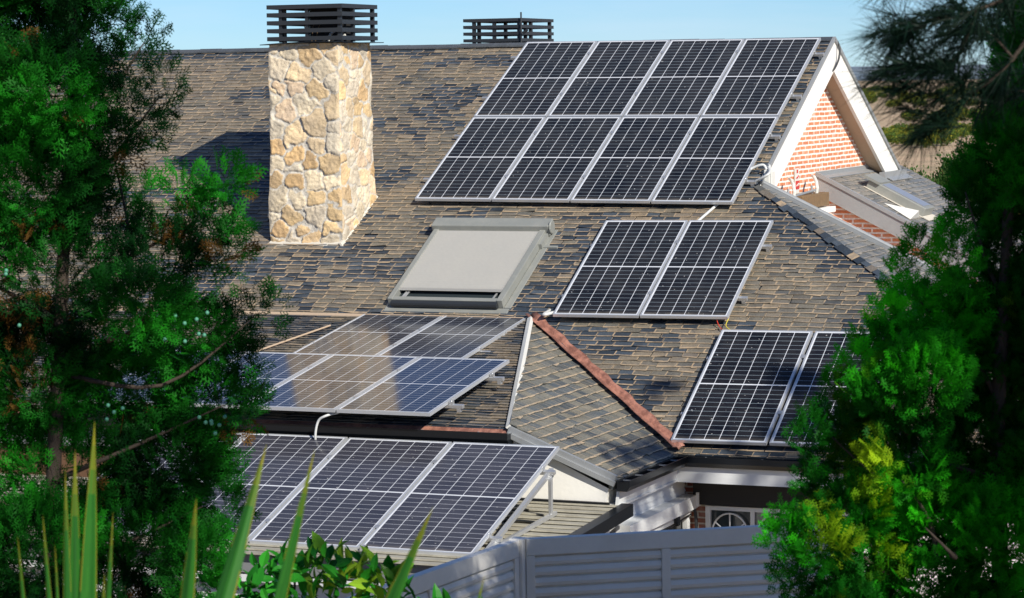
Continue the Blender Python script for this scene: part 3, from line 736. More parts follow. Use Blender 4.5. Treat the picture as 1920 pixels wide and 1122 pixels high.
# ------------------------------------------------------------------ chimneys
def stone_mat():
    mt = mat('rubble_stone', (.6,.5,.35), .9, 0, .25); t = NT(mt)
    a = t.n('ShaderNodeAttribute', attribute_name='tone'); n = t.noise(35, 5, rough=.7)
    c = t.mix(.5, a.outputs['Color'], t.ramp(n, (.3, .55), (.7, 1.2)), 'MULTIPLY'); c = t.mix(t.math('MULTIPLY', t.ramp(t.noise(4, 6, rough=.7), (.52, 0.), (.72, 1.)), .35), c, (.36,.31,.25)); t.l(c, t.b.inputs['Base Color']); t.bump(n, .9, .012); return mt
M['stone'] = stone_mat()
def chimney_body(x0, x1, y0, y1, zt, zb, taper=.02, seed=5, parent=house, st=.0125):
    g = np.random.default_rng(seed); b = MB(); tones = []
    pal = np.array([(.70,.56,.38), (.66,.50,.30), (.74,.64,.48), (.66,.46,.25), (.72,.64,.51), (.70,.55,.40), (.75,.66,.51), (.68,.60,.48), (.72,.53,.31)])
    H = zt-zb
    def face(P0, U, N, w, sd):
        gg = np.random.default_rng(sd)
        nu = int(w/st)+1; nv = int(H/st)+1
        us = np.linspace(0, w, nu); vs = np.linspace(0, H, nv); uu, vv = np.meshgrid(us, vs, indexing='ij')
        # jittered seeds of uneven size
        pts = []
        row = 0; v = .04
        while v < H+.15:
            rh = gg.uniform(.15, .30); u = gg.uniform(-.2, .05)
            while u < w+.2:
                rw = gg.uniform(.13, .40); pts.append((u+rw/2+gg.normal(0, .02), v+gg.normal(0, .055), gg.uniform(.75, 1.35))); u += rw
            v += rh
        pts = np.array(pts)
        wu = uu+.045*(vnoise(uu*11, vv*11, 2)-.5)*2+.012*(vnoise(uu*34, vv*34, 3)-.5); wv = vv+.045*(vnoise(uu*11+7, vv*11+3, 4)-.5)*2+.012*(vnoise(uu*30, vv*30+9, 5)-.5)
        d1 = np.full(uu.shape, 9.); d2 = d1.copy(); id1 = np.zeros(uu.shape, int)
        for k, (a, c, s_) in enumerate(pts):
            du = np.abs(wu-a); dv = np.abs(wv-c)*s_
            d = (du**2.2+dv**2.2)**(1/2.2)
            m1 = d < d1; m2 = (~m1) & (d < d2)
            d2 = np.where(m1, d1, np.where(m2, d, d2)); d1 = np.where(m1, d, d1); id1 = np.where(m1, k, id1)
        e = d2-d1; mort = e < .026
        hgt = np.clip((e-.018)/.022, 0, 1)**.7*.015+(vnoise(uu*30, vv*30, 6)-.5)*.014*(e > .03)+(vnoise(uu*70, vv*70, 2)-.5)*.006+(vnoise(uu*11, vv*11, 0)-.5)*.012
        tilt = g.normal(0, .05, (len(pts), 2)); hgt = hgt+np.where(mort, 0, tilt[id1, 0]*(uu-pts[id1, 0])+tilt[id1, 1]*(vv-pts[id1, 1]))
        ed = np.minimum(uu, w-uu); hgt = hgt*np.clip(ed/.03, 0, 1); tv = taper*(1-vv/H)+.030*vnoise(vv*6+seed, vv*0+.5, 3)-.012
        ci = gg.integers(0, len(pal), len(pts)); br = gg.uniform(.82, 1.12, len(pts))
        colr = pal[ci[id1]]*br[id1][..., None]*np.array([.96,.93,.88])
        bl = vnoise(uu*7, vv*7, 7)[..., None]; colr = colr*(.85+.3*bl)+np.array([.04, .01, -.03])*(bl-.5)
        colr = colr*(1-.35*np.clip((vv-(H-.16))/.16, 0, 1)*vnoise(uu*5, vv*3, 4))[..., None]
        colr[mort] = np.array([.57,.53,.46])*(.9+.2*vnoise(uu*20, vv*20, 1)[mort][:, None])
        P = np.array(P0)+uu[..., None]*np.array(U)+np.array([0, 0, 1.])*vv[..., None]+np.array(N)*(hgt+tv)[..., None]+np.array(U)*((uu/w*2-1)*tv)[..., None]
        i0 = len(b.v); b.v += [tuple(p) for p in P.reshape(-1, 3)]; c_ = colr.reshape(-1, 3)
        for i in range(nu-1):
            for j in range(nv-1):
                q = (i*nv+j, (i+1)*nv+j, (i+1)*nv+j+1, i*nv+j+1); b.f.append(tuple(i0+k for k in q))
                tones.extend([(c_[k][0], c_[k][1], c_[k][2], 1) for k in q])
    face((x0, y0, zb), (1, 0, 0), (0, -1, 0), x1-x0, seed*7+1)
    face((x1, y0, zb), (0, 1, 0), (1, 0, 0), y1-y0, seed*7+2)
    face((x1, y1, zb), (-1, 0, 0), (0, 1, 0), x1-x0, seed*7+3)
    face((x0, y1, zb), (0, -1, 0), (-1, 0, 0), y1-y0, seed*7+4)
    i0 = len(b.f); b.box((x0, y0, zt-.02), (x1, y1, zt-.001)); tones.extend([(.5,.48,.42,1)]*24)
    b.tone = tones
    return b.build('chimney', M['stone'], parent, smooth=True)
def cap_louvre(x0, x1, y0, y1, z0, n, h, pitch, ch):
    b = MB(); t_ = .02
    for i in range(n):
        z = z0+i*pitch
        b.box((x0, y0, z), (x1, y0+t_, z+h)); b.box((x0, y1-t_, z), (x1, y1, z+h)); b.box((x0, y0+t_+.001, z), (x0+t_, y1-t_-.001, z+h)); b.box((x1-t_, y0+t_+.001, z), (x1, y1-t_-.001, z+h))
    zt = z0+(n-1)*pitch+h
    b.box((x0+t_+.001, y0+t_+.001, zt-.012), (x1-t_-.001, y1-t_-.001, zt-.002))
    w = .045
    for fx in (.17, .52, .95):
        for yy in (y0+t_+.002, y1-t_-w-.002):
            x = x0+(x1-x0)*fx-w/2; b.box((min(max(x, x0+.025), x1-w-.025), yy, z0-.02), (min(max(x, x0+.025), x1-w-.025)+w, yy+w, zt-.02))
    for fy in (.36,): b.box((x1-t_-w-.002, y0+(y1-y0)*fy, z0-.02), (x1-t_-.002, y0+(y1-y0)*fy+w, zt-.02)); b.box((x0+t_+.002, y0+(y1-y0)*fy, z0-.02), (x0+t_+w+.002, y0+(y1-y0)*fy+w, zt-.02))
    return b.build('chimney_cap', M['darkmetal'], ch)
CX0, CX1, CY0, CY1 = -1.69, -.73, -4.42, -3.50
ch = chimney_body(CX0, CX1, CY0, CY1, -.03, -3.0, .03); ch['label'] = 'tall square chimney of yellow rubble stone'; ch['_o'] = [0., -4., -7.2]
cap_louvre(CX0-.0, CX1+.09, CY0-.05, CY1+.05, .005, 5, .052, .099, ch)
b = MB()
for i in range(12):  # crinkled lead sheet under the cap
    pass
b.prism([(CX0-.09, CY0-.08, -.045), (CX0+.2, CY0-.10, -.03), (CX0+.55, CY0-.09, -.018), (CX1+.02, CY0-.10, -.02), (CX1+.14, CY0+.3, -.035), (CX1+.15, CY1+.1, -.028), (CX0-.08, CY1+.1, -.02)], (0, 0, .010)); b.build('cap_sheet', M['gutter'], ch)
b = MB(); b.box((-1.30, -4.05, -.02), (-.86, -3.72, .40)); b.build('flue', M['dark'], ch)
b = MB()
for k, (x, dx) in enumerate(((-1.24, -.05), (-1.2, .03), (-1.15, .06))): b.tube([(x, -4.2, .0), (x+dx, -4.22, .18), (x+dx*1.7, -4.2, .26)], .005, 5)
b.build('twig', M['planter'], ch, each=True)
b = MB(); b.tube([(-1.0, -4.15, -.02), (-.96, -4.16, .08), (-.9, -4.17, .12)], .018, 8); b.tube([(-.84, -4.1, .05), (-.78, -4.1, .07)], .018, 8); b.build('flue_pipe', M['plastic'], ch, each=True)
# pale mortar skirt round the foot
b = MB()
yz = lambda y: Mz(y)
b.prism([(CX0-.04, CY0-.08, yz(CY0-.08)+.0), (CX1+.06, CY0-.08, yz(CY0-.08)), (CX1+.04, CY0-.03, yz(CY0-.03)+.03), (CX0-.03, CY0-.03, yz(CY0-.03)+.03)], (0, .04, .0))
b.prism([(CX1+.03, CY0-.08, yz(CY0-.08)+.045), (CX1+.06, CY0-.08, yz(CY0-.08)+.0), (CX1+.06, CY1+.05, yz(CY1+.05)+.0), (CX1+.03, CY1+.05, yz(CY1+.05)+.035)], (-.03, 0, 0))
b.build('mortar_skirt', M['mortar'], ch, each=True)
ch2 = chimney_body(-1.38, -.53, 1.05, 2.2, -.06, -1.6, .0, 8, st=.03); ch2['label'] = 'second chimney behind the ridge'; ch2['_o'] = [0., -4., -7.2]
cap_louvre(-1.40, -.50, 1.0, 2.26, -.07, 5, .045, .096, ch2)
b = MB(); b.tube([(-.49, .98, -.1), (-.485, .97, .2), (-.485, .97, .44)], .012, 6); b.tube([(-.45, .95, .14), (-.38, .95, .19)], .02, 6); b.build('mast', M['darkmetal'], ch2)

# ------------------------------------------------------------------ shuttered roof window
def Mp(u, v, h): return Mu*u+Md*v+Mn*h       # panel plane frame, slates at h = -.12
def mbox(b, u0, u1, v0, v1, h0, h1):
    return b.hexa([Mp(u0,v1,h0), Mp(u1,v1,h0), Mp(u1,v0,h0), Mp(u0,v0,h0), Mp(u0,v1,h1), Mp(u1,v1,h1), Mp(u1,v0,h1), Mp(u0,v0,h1)])
def roof_window(u0, u1, v0, v1, parent, shut=.87):
    W = MB(); h0, h1_ = -.12, -.0
    mbox(W, u0, u0+.065, v0+.10, v1, h0, h1_); mbox(W, u1-.075, u1, v0+.10, v1, h0, h1_); mbox(W, u0+.065, u1-.075, v1-.07, v1-.003, h0+.03, h1_-.012)
    mbox(W, u0-.03, u1+.08, v1+.01, v1+.11, h0+.003, h0+.018); mbox(W, u1+.005, u1+.09, v0, v1, h0+.003, h0+.02); mbox(W, u0-.035, u0-.005, v0, v1, h0+.003, h0+.02)
    w = W.build('roof_window', M['cover'], parent, bevel=.006); w['_o'] = [float(parent.location.x), float(parent.location.y), float(parent.location.z-ZO)]
    w['label'] = 'roof window under a grey roller shutter'
    c = MB(); mbox(c, u0-.03, u1+.05, v0-.02, v0+.17, h0+.03, .055); c.tube([Mp(u1+.05, v0+.10, -.0), Mp(u1+.075, v0+.10, .0)], .085, 12); c.build('shutter_box', M['cover'], w, bevel=.02)
    s = MB(); n = 27; va, vb = v0+.17, v0+(v1-v0)*shut; prof = []
    for i in range(n):
        a = va+(vb-va)*i/n; e = va+(vb-va)*(i+1)/n
        hh = .002 if i % 1 == 0 else 0
        s.hexa([Mp(u0+.065,e,-.030), Mp(u1-.075,e,-.030), Mp(u1-.075,a,-.030), Mp(u0+.065,a,-.030), Mp(u0+.065,e-.010,.004), Mp(u1-.075,e-.010,.004), Mp(u1-.075,a+.002,-.024), Mp(u0+.065,a+.002,-.024)])
    s.build('shutter', M['shutter'], w)
    g = MB(); mbox(g, u0+.065, u1-.075, vb-.3, v1-.07, -.105, -.085); g.build('pane', M['glass'], w)
    r = MB(); r.tube([Mp(u0+.06, v1+.02, -.055), Mp(u1-.06, v1+.02, -.055)], .042, 12); r.build('bottom_roller', M['darkmetal'], w)
    k = MB()
    for u in (u0+.15, u0+.18, u1-.16): k.tube([Mp(u, vb-.02, -.06), Mp(u-.02, v1-.08, -.06)], .012, 6)
    k.build('guide_rod', M['alu'], w, each=True)
    hk = MB(); mbox(hk, u1+.0, u1+.04, v0+.20, v0+.45, -.11, -.03); mbox(hk, u1+.02, u1+.22, v0+.38, v0+.42, -.115, -.09); hk.build('bracket', M['cover'], w, each=True)
    return w
M['shutter'] = weathered('shutter_slats', (.56,.55,.52), .55, .25, .35, 3, (.62,.60,.55), .1)
roof_window(.50, 1.98, 4.76, 6.50, house)
# slim open roof light on the annex roof (seen from the side)
def Ap(a, d, h): return AO+np.array([0,1.,0])*a+AD*d+AN*h
def abox(b, a0, a1, d0, d1, h0, h1): return b.hexa([Ap(a0,d0,h0), Ap(a0,d1,h0), Ap(a1,d1,h0), Ap(a1,d0,h0), Ap(a0,d0,h1), Ap(a0,d1,h1), Ap(a1,d1,h1), Ap(a1,d0,h1)])
b = MB(); abox(b, 1.10, 1.62, .42, 1.30, .0, .14); lw_ = b.build('roof_window', M['cover'], house, bevel=.012); lw_['_o'] = [0., -4., -7.2]; lw_['label'] = 'low roof light on the annex roof'
b = MB(); abox(b, 1.17, 1.56, .60, 1.24, .142, .146); b.build('pane', M['alu'], lw_)
b = MB(); abox(b, 1.06, 1.66, .34, .58, .13, .165); b.build('hood', M['cover'], lw_)
b = MB(); abox(b, 1.04, 1.095, .4, 1.32, .016, .022); abox(b, 1.06, 1.66, 1.305, 1.42, .016, .026); b.build('flashing', M['mortar'], lw_)
b = MB(); q0, q1, q2, q3 = Ap(.62, .85, .018), Ap(.95, 1.30, .018), Ap(.45, 1.30, .018), Ap(.68, 1.31, .14); b.v = [tuple(q) for q in (q0, q1, q2, q3)]; b.f = [(0, 1, 3), (0, 3, 2), (1, 2, 3), (0, 2, 1)]; b.build('vent_cowl', M['plastic'], house)

# ------------------------------------------------------------------ solar panels
def panel_meshes(W, H, cell, key):
    lip = .019; D = .035
    f = MB()
    f.box((0, 0, -D), (lip, H, 0)); f.box((W-lip, 0, -D), (W, H, 0)); f.box((lip, 0, -D), (W-lip, lip, 0)); f.box((lip, H-lip, -D), (W-lip, H, 0))
    me = bpy.data.meshes.new('frame'); me.from_pydata(f.v, [], f.f); me.materials.append(M['frame'])
    g = MB(); g.box((lip, lip, -.010), (W-lip, H-lip, -.003))
    mg = bpy.data.meshes.new('glass'); mg.from_pydata(g.v, [], g.f); mg.materials.append(cell); L = mg.uv_layers.new(name='UVMap')
    for p in mg.polygons:
        for li in p.loop_indices:
            v = mg.vertices[mg.loops[li].vertex_index].co; L.data[li].uv = ((v.x-lip)/(W-2*lip), (v.y-lip)/(H-2*lip))
    me.update(); mg.update(); return me, mg
PA = panel_meshes(1.038, 2.094, M['cells_a'], 'a'); PE = panel_meshes(1.038, 2.094, M['cells_e'], 'e'); PG = panel_meshes(1.134, 2.279, M['cells_g'], 'g')
_base = {}
def panel(kind, meshes, P, u, v, label, group):
    """P: lower left corner; u to the right, v up the slope"""
    n = np.cross(u, v)
    if kind not in _base:
        e = bpy.data.objects.new('solar_panel', None); COL.objects.link(e); e.empty_display_size = .2
        fr = bpy.data.objects.new('frame', meshes[0]); gl = bpy.data.objects.new('glass', meshes[1])
        for c in (fr, gl): COL.objects.link(c); c.parent = e
        _base[kind] = e
    else:
        s = _base[kind]; e = s.copy(); COL.objects.link(e)
        for c in s.children:
            d = c.copy(); COL.objects.link(d); d.parent = e
    mw = Matrix.Identity(4)
    for i in range(3): mw[i][0] = u[i]; mw[i][1] = v[i]; mw[i][2] = n[i]; mw[i][3] = P[i]+(ZO if i == 2 else 0)
    e.matrix_world = mw; tag(e, label, 'solar panel', group); return e
def array(O, tilt, rot, W, H, nc, nr, gx, gy, kind, meshes, labels, group, c0=0):
    dn = np.array([0, -math.cos(tilt), -math.sin(tilt)]); c, s = math.cos(rot), math.sin(rot)
    u = c*Mu+s*dn; v = -s*Mu+c*dn; k = 0
    for r in range(nr):
        for i in range(c0, nc):
            P = O+u*(i*(W+gx))+v*(r*(H+gy)+H); jt = rng.gauss(0, .0012)
            panel(kind, meshes, P+np.cross(u, -v)*jt, u, -v, labels[k], group); k += 1
    n = np.cross(u, -v)
    return lambda a, b_, h=0: O+u*a+v*b_+n*h
pos4 = ['leftmost', 'second from left', 'third from left', 'rightmost']
LA = ['black solar panel, %s in the upper row of the eight near the ridge' % p for p in pos4]+['black solar panel, %s in the lower row of the eight panel array' % p for p in pos4]
W, H, g = 1.038, 2.094, .02
fA = array(np.zeros(3), TH, .0111, W, H, 4, 2, g, g, 'a', PA, LA, 'solar panels in the large ridge array')
OB = 2.6897*Mu+4.691*Md; fB = array(OB, TH-.0073, -.0129, W, H, 2, 1, g, 0, 'a', PA, ['left panel of the pair on the slates right of the shuttered roof window', 'right panel of the pair mid-slope, below the ridge array'], 'pair of solar panels mid slope')
OC = 4.8111*Mu+6.9901*Md; fC = array(OC, TH-.0008, -.0141, W, H, 2, 1, .035, 0, 'a', PA, ['left panel of the low pair beside the copper valley, fully in view', 'right panel of the low pair, half hidden by the bright green conifer'], 'pair of solar panels above the eave')
OD = np.array([.2439, -5.6368, -3.2353]); fD = array(OD, .1501, 0, W, H, 2, 1, g, 0, 'e', PE, ['left panel of the flat upper porch row just under the roof window', 'right panel of the flat upper porch row, its corner at the copper valley'], 'solar panels in the upper porch row')
OE = np.array([.9828, -8.1437, -3.4951]); fE = array(OE, .1543, 0, W, H, 2, 1, g, 0, 'e', PE, ['panel fourth from right in the lower porch row, behind the left tree', 'panel third from right in the lower porch row, partly behind the left tree', 'middle panel of the lower porch row mirroring the stone chimney', 'rightmost panel of the lower porch row, blue, above the dark gutter'], 'solar panels in the lower porch row', c0=-2)
OG = np.array([2.145, -10.138, -4.107]); GT = .3109
fG = array(OG, GT, 0, 1.134, 2.279, 2, 1, g, 0, 'g', PG, ['panel fourth from right on the lean-to roof, behind the left tree', 'panel third from right on the lean-to roof, crossed by leaf blades', 'dusty grey panel in the middle of the lean-to row in front', 'rightmost tilted panel of the lean-to row, beside the metal prop'], 'tilted solar panels on the lean-to', c0=-2)

# ------------------------------------------------------------------ mounting rails, clamps
def seam_clamps(f, v, seams, o):
    up = f(0,0,1)-f(0,0,0); d = f(0,1,0)-f(0,0,0)
    for a in seams:
        b = MB(); c = f(a, v, .003); b.bar(c-d*.03, c+d*.03, .055, .006, up); b.build('seam_clamp', M['alu'], o, loc=(o.location.x, o.location.y, o.location.z-ZO))
def rail(f, a0, a1, v, h, lab, group, size=.04, seams=()):
    p, q = f(a0, v, h), f(a1, v, h); b = MB(); up = f(0, 0, 1)-f(0, 0, 0)
    b.bar(p, q, .045, size, up); 
    o = tag(b.build('mounting_rail', M['alu'], bevel=.004), lab, 'mounting rail', group)
    k = MB()
    for e, s_ in ((p, -1), (q, 1)):
        c = f(a0+.13 if s_ < 0 else a1-.13, v, h+size/2+.016); d = f(1, 0, 0)-f(0, 0, 0)
        k.bar(c-d*.02, c+d*.02, .04, .035, up); k.tube([c, c+up*.028], .009, 6)
    k.build('end_clamp', M['alu'], o, loc=(o.location.x, o.location.y, o.location.z-ZO), each=True)
    seam_clamps(f, v, seams, o)
    k = MB()
    n = max(2, int((a1-a0)/1.2))
    for i in range(n+1):
        c = f(a0+.05+(a1-a0-.1)*i/n, v, h-size/2-.018); k.bar(c-(f(1,0,0)-f(0,0,0))*.02, c+(f(1,0,0)-f(0,0,0))*.02, .05, .036, up)
    k.build('roof_foot', M['alu'], o, loc=(o.location.x, o.location.y, o.location.z-ZO), each=True); return o
wa = 4*W+3*g; wb = 2*W+g
for v, w_ in ((.36, 'top'), (1.5, 'second'), (2.53, 'third'), (3.64, 'lowest')): rail(fA, -.12, wa+.13, v, -.06, 'aluminium rail, %s of four under the large ridge array' % w_, 'rails under the ridge array', seams=[W*k_+g*(k_-.5) for k_ in (1, 2, 3)])
for v, w_ in ((.5, 'upper'), (1.62, 'lower')): rail(fB, -.05, wb+.10, v, -.06, '%s aluminium rail under the mid-slope panel pair' % w_, 'rails under the mid slope pair', seams=[W+g/2])
for v, w_ in ((.5, 'upper'), (1.55, 'lower')): rail(fC, -.05, wb+.12, v, -.06, '%s aluminium rail under the low panel pair beside the valley' % w_, 'rails under the low pair', seams=[W+.0175])
for v, w_ in ((.88, 'upper'), (1.60, 'lower')): rail(fD, -.10, wb+.12, v, -.06, '%s aluminium rail under the upper porch row of panels' % w_, 'rails under the upper porch row', seams=[W+g/2])
for v, w_ in ((.55, 'upper'), (1.62, 'lower')): rail(fE, -2.2, wb+.16, v, -.06, '%s aluminium rail under the lower porch row of panels' % w_, 'rails under the lower porch row', seams=[W+g/2, -g/2, -W-1.5*g])
wg = 2*1.134+g
for v, w_ in ((.46, 'upper'), (1.86, 'lower')): rail(fG, -2.4, wg+.12, v, -.058, '%s aluminium rail under the tilted lean-to panels' % w_, 'rails under the lean-to row', seams=[1.134+g/2, -g/2, -1.134-1.5*g])
up = fG(0,0,1)-fG(0,0,0)
# triangular prop at the right end of the lean-to row, and inner props
def Fz(y): return -4.72-FS*(-9.78-y)
for i, xx in enumerate((wg+.04, 1.15, -1.2)):
    topp = fG(xx, .50, -.10); yb_ = topp[1]
    e = empty('panel_prop', (topp[0], yb_, Fz(yb_)), ['aluminium triangle prop standing at the right end of the tilted lean-to row', 'aluminium prop hidden under the tilted lean-to panels', 'aluminium prop under the left end of the lean-to row'][i], 'prop', 'aluminium props under the lean-to panels')
    b = MB(); b.bar((topp[0]+.04, yb_, Fz(yb_)+.02), (topp[0]+.04, yb_, topp[2]), .036, .036, (0, 1, 0)); b.build('post', M['alu'], e, bevel=.004)
    b = MB(); b.bar((topp[0]+.04, yb_+.12, Fz(yb_+.12)+.045), (topp[0]+.04, -12.35, Fz(-12.35)+.045), .04, .04); b.build('base_rail', M['alu'], e, bevel=.004)
    b = MB(); b.bar(fG(xx+.0, .35, -.085), fG(xx+.0, 2.2, -.085), .045, .045, up); b.build('sloping_rail', M['alu'], e, bevel=.004)

# ------------------------------------------------------------------ cables, boxes
def curve_pts(P, n=8):
    P = [np.array(p, float) for p in P]; out = []
    for i in range(len(P)-1):
        p0 = P[max(i-1, 0)]; p1 = P[i]; p2 = P[i+1]; p3 = P[min(i+2, len(P)-1)]
        for k in range(n):
            t = k/n; out.append(.5*((2*p1)+(-p0+p2)*t+(2*p0-5*p1+4*p2-p3)*t*t+(-p0+3*p1-3*p2+p3)*t**3))
    out.append(P[-1]); return out
def cable(P, r, mt, lab, name='cable_conduit', cat='conduit'):
    b = MB(); b.tube(curve_pts(P), r, 8); return tag(b.build(name, mt, smooth=True), lab, cat)
def Ms(x, y, h=.03): return np.array([x, y, Mz(y)])+Mn*h
eA = fA(wa+.12, 3.64, -.05)
cable([eA, eA+[.18, -.02, .10], (4.30, -2.75, -1.62), (4.36, -2.86, -1.62), (4.37, -2.95, -1.72)], .017, M['cable'], 'grey conduit arching from the ridge array rail into the pale junction box')
cable([(4.36, -2.98, -1.66), (4.30, -2.98, -1.60), Ms(4.12, -3.02, .08), Ms(3.98, -3.5, .04), Ms(3.78, -4.05, .04), Ms(3.70, -4.35, .04)], .017, M['cable'], 'grey conduit running down the slates from the junction box to the mid-slope pair')
cable([(4.36, -3.0, -1.9), (4.37, -3.08, -2.02), hv0+np.array([.2, .03, -.02])], .014, M['cable'], 'short conduit loop below the junction box')
cable([fB(-.02, H-.12, -.05), fB(-.12, H-.02, -.02), fD(wb+.18, -.14, .03), fD(wb-.02, .0, .01), fD(wb-.3, .2, -.06)], .019, M['cable'], 'grey conduit looping between the mid-slope pair and the upper porch row')
cable([fE(W-.02, H-.12, -.07), fE(W-.10, H-.0, -.07), fE(W-.19, H+.02, -.13), (1.80, -10.22, -4.12), (1.80, -10.14, -4.25)], .013, M['cable'], 'pale conduit bending over the dark gutter between the lower porch row and the lean-to row')
cable([(4.30, .32, -.02), (4.37, .30, -.14), (4.372, .26, -.30), (4.34, .14, -.44), (4.30, .10, -.47)], .014, M['darkmetal'], 'dark cable looping over the peak of the white gable verge', 'cable', 'cable')
jb = MB(); jb.box((4.335, -3.02, -1.93), (4.41, -2.84, -1.66)); jbo = tag(jb.build('junction_box', M['plastic'], bevel=.01), 'pale plastic junction box on the foot of the white front verge', 'junction box')
b = MB(); b.box((4.412, -3.01, -1.91), (4.43, -2.85, -1.68)); b.build('lid', M['plastic'], jbo, bevel=.006, loc=(jbo.location.x, jbo.location.y, jbo.location.z-ZO))
cable([fB(wb-.14, H-.02, -.05), fB(wb-.1, H+.05, -.09), fC(.02, -.03, -.08), fC(.08, .1, -.08)], .005, M['redwire'], 'thin red wire hanging from the mid-slope pair to the low pair', 'wire', 'wire')
cable([fB(wb-.0, H-.02, -.04), fB(wb+.0, H+.1, -.06), fC(.12, -.03, -.06), fC(.14, .05, -.08)], .005, M['yelwire'], 'thin yellow wire hanging from the mid-slope pair to the low pair', 'wire', 'wire')
cable([(3.75, -10.9, Fz(-10.9)+.03), (4.05, -10.86, Fz(-10.86)+.035), (4.25, -10.8, Fz(-10.8)+.03), (4.5, -10.84, Fz(-10.84)+.03)], .012, M['darkmetal'], 'black cable lying on the pale ribbed lean-to roof', 'cable', 'cable')

# ------------------------------------------------------------------ louvred fence
def fence_run(P0, P1, nseg, zt, lab, seed):
    P0 = np.array(P0, float); P1 = np.array(P1, float); d = P1-P0; L = np.linalg.norm(d); d /= L; nrm = np.array([d[1], -d[0], 0.])
    if nrm @ (CAM-P0) < 0: nrm = -nrm
    H_ = 1.85; e = empty('louvre_fence', (P0[0], P0[1], zt-H_), lab, 'fence')
    o3 = lambda a, z, h=0: P0+d*a+np.array([0, 0, zt+z])+nrm*h
    def bx(b, a0, a1, z0, z1, h0, h1): b.hexa([o3(a0,z0,h1), o3(a1,z0,h1), o3(a1,z0,h0), o3(a0,z0,h0), o3(a0,z1,h1), o3(a1,z1,h1), o3(a1,z1,h0), o3(a0,z1,h0)])
    b = MB(); bx(b, 0, L, -.115, 0, -.03, .035); b.build('top_rail', M['fence'], e, bevel=.004)
    b = MB(); bx(b, 0, L, -H_, -H_+.1, -.03, .035); b.build('bottom_rail', M['fence'], e)
    seg = L/nseg
    for i in range(nseg+1):
        a = min(max(i*seg-.03, 0), L-.06); b = MB(); bx(b, a, a+.06, -H_+.1, -.117, -.028, .033); b.build('stile', M['fence'], e, bevel=.003)
    for i in range(nseg):
        a0, a1 = i*seg+(.06 if i == 0 else .032), (i+1)*seg-(.06 if i == nseg-1 else .032); b = MB(); z = -.125
        while z > -H_+.12:
            prof = [(-.004, z+.002), (.014, z-.008), (.024, z-.036), (.020, z-.058), (.000, z-.068), (-.010, z-.080), (-.016, z-.080), (-.016, z+.002)]
            i0 = len(b.v); n = len(prof)
            for a in (a0, a1):
                for h, zz in prof: b.v.append(tuple(o3(a, zz, h)))
            for j in range(n): b.f.append((i0+j, i0+(j+1) % n, i0+n+(j+1) % n, i0+n+j))
            b.f.append(tuple(i0+j for j in range(n))); b.f.append(tuple(i0+n+j for j in range(n-1, -1, -1)))
            z -= .0725
        b.build('louvre_panel', M['fence'], e)
FC = np.array([7.1, -17.63, 0.])
dR = np.array([8.5-7.1, -16.62+17.63, 0]); dR /= np.linalg.norm(dR); dL = np.array([6.98-7.1, -19.1+17.63, 0]); dL /= np.linalg.norm(dL)
fence_run(FC+dR*.05, FC+dR*5.0, 5, -3.63, 'grey louvred metal fence running right from the corner post behind the conifer', 1)
fence_run(FC+dL*.05, FC+dL*3.7, 3, -3.63, 'grey louvred metal fence running left from the corner post towards the camera', 2)
b = MB(); b.box((7.05, -17.68, -5.6), (7.15, -17.58, -3.625)); tag(b.build('fence_post', M['fence'], bevel=.004), 'square grey corner post joining the two louvred fences', 'post')

# ------------------------------------------------------------------ plants
def spray_template(nt=8, w=.022):
    """flat fan of scale-leaf twigs, length about 1 along +y, quads (k,4,3)"""
    q = []
    def twig(x, y, a, L, ww):
        dx, dy = math.sin(a), math.cos(a); nx, ny = dy, -dx
        m_ = .45
        q.append([(x, y, 0), (x+dx*L*m_+nx*ww, y+dy*L*m_+ny*ww, .01), (x+dx*L, y+dy*L, 0), (x+dx*L*m_-nx*ww, y+dy*L*m_-ny*ww, -.01)])
    twig(0, 0, 0, .55, w*.8); twig(0, .5, .0, .5, w)
    for i in range(nt):
        y = .08+.80*i/nt; s = -1 if i % 2 else 1; L = .46*(1-.55*i/nt)*(.55+.45*min(1, i/2)); a = s*R_(42)
        twig(0, y, a, L, w*.9)
        for k in (.35, .62, .85):
            x2, y2 = math.sin(a)*L*k, y+math.cos(a)*L*k
            twig(x2, y2, a+s*R_(34)*(1 if k != .62 else -1), L*.42, w*.8)
    return np.array(q)
SPR = spray_template(8, .034)
def place_sprays(tmpl, P, dirs, nrm, scale):
    """P (n,3), dirs (n,3) growth direction, nrm (n,3) fan normal, scale (n,)"""
    y = dirs/np.linalg.norm(dirs, axis=1, keepdims=True); x = np.cross(y, nrm); x /= np.linalg.norm(x, axis=1, keepdims=True)+1e-9; z = np.cross(x, y)
    T = tmpl.reshape(-1, 3)
    V = P[:, None, :]+scale[:, None, None]*(T[None, :, 0, None]*x[:, None, :]+T[None, :, 1, None]*y[:, None, :]+T[None, :, 2, None]*z[:, None, :])
    return V.reshape(-1, tmpl.shape[1], 3)
def lobe_points(lobes, per_m3, gen, shell=.5):
    Ps, Ds, Is = [], [], []
    for k, (c, r) in enumerate(lobes):
        c = np.array(c); r = np.array(r); vol = 4.19*r[0]*r[1]*r[2]; n = max(20, int(per_m3*vol))
        d = gen.normal(size=(n, 3)); d /= np.linalg.norm(d, axis=1, keepdims=True); rad = gen.random(n)**(1/3.)*(1-shell)+shell*gen.random(n)**.25
        # lumpy outline
        bump_ = 1+.22*np.sin(d[:, 0]*5+k)*np.cos(d[:, 2]*6+k*2)+.12*np.sin(d[:, 1]*11+d[:, 2]*9+k)
        Ps.append(c+d*rad[:, None]*bump_[:, None]*r); Ds.append(d); Is.append(np.full(n, k))
    return np.concatenate(Ps), np.concatenate(Ds), np.concatenate(Is)
S3 = np.array([sun_dir.x, sun_dir.y, sun_dir.z])
dR_ = 11.2
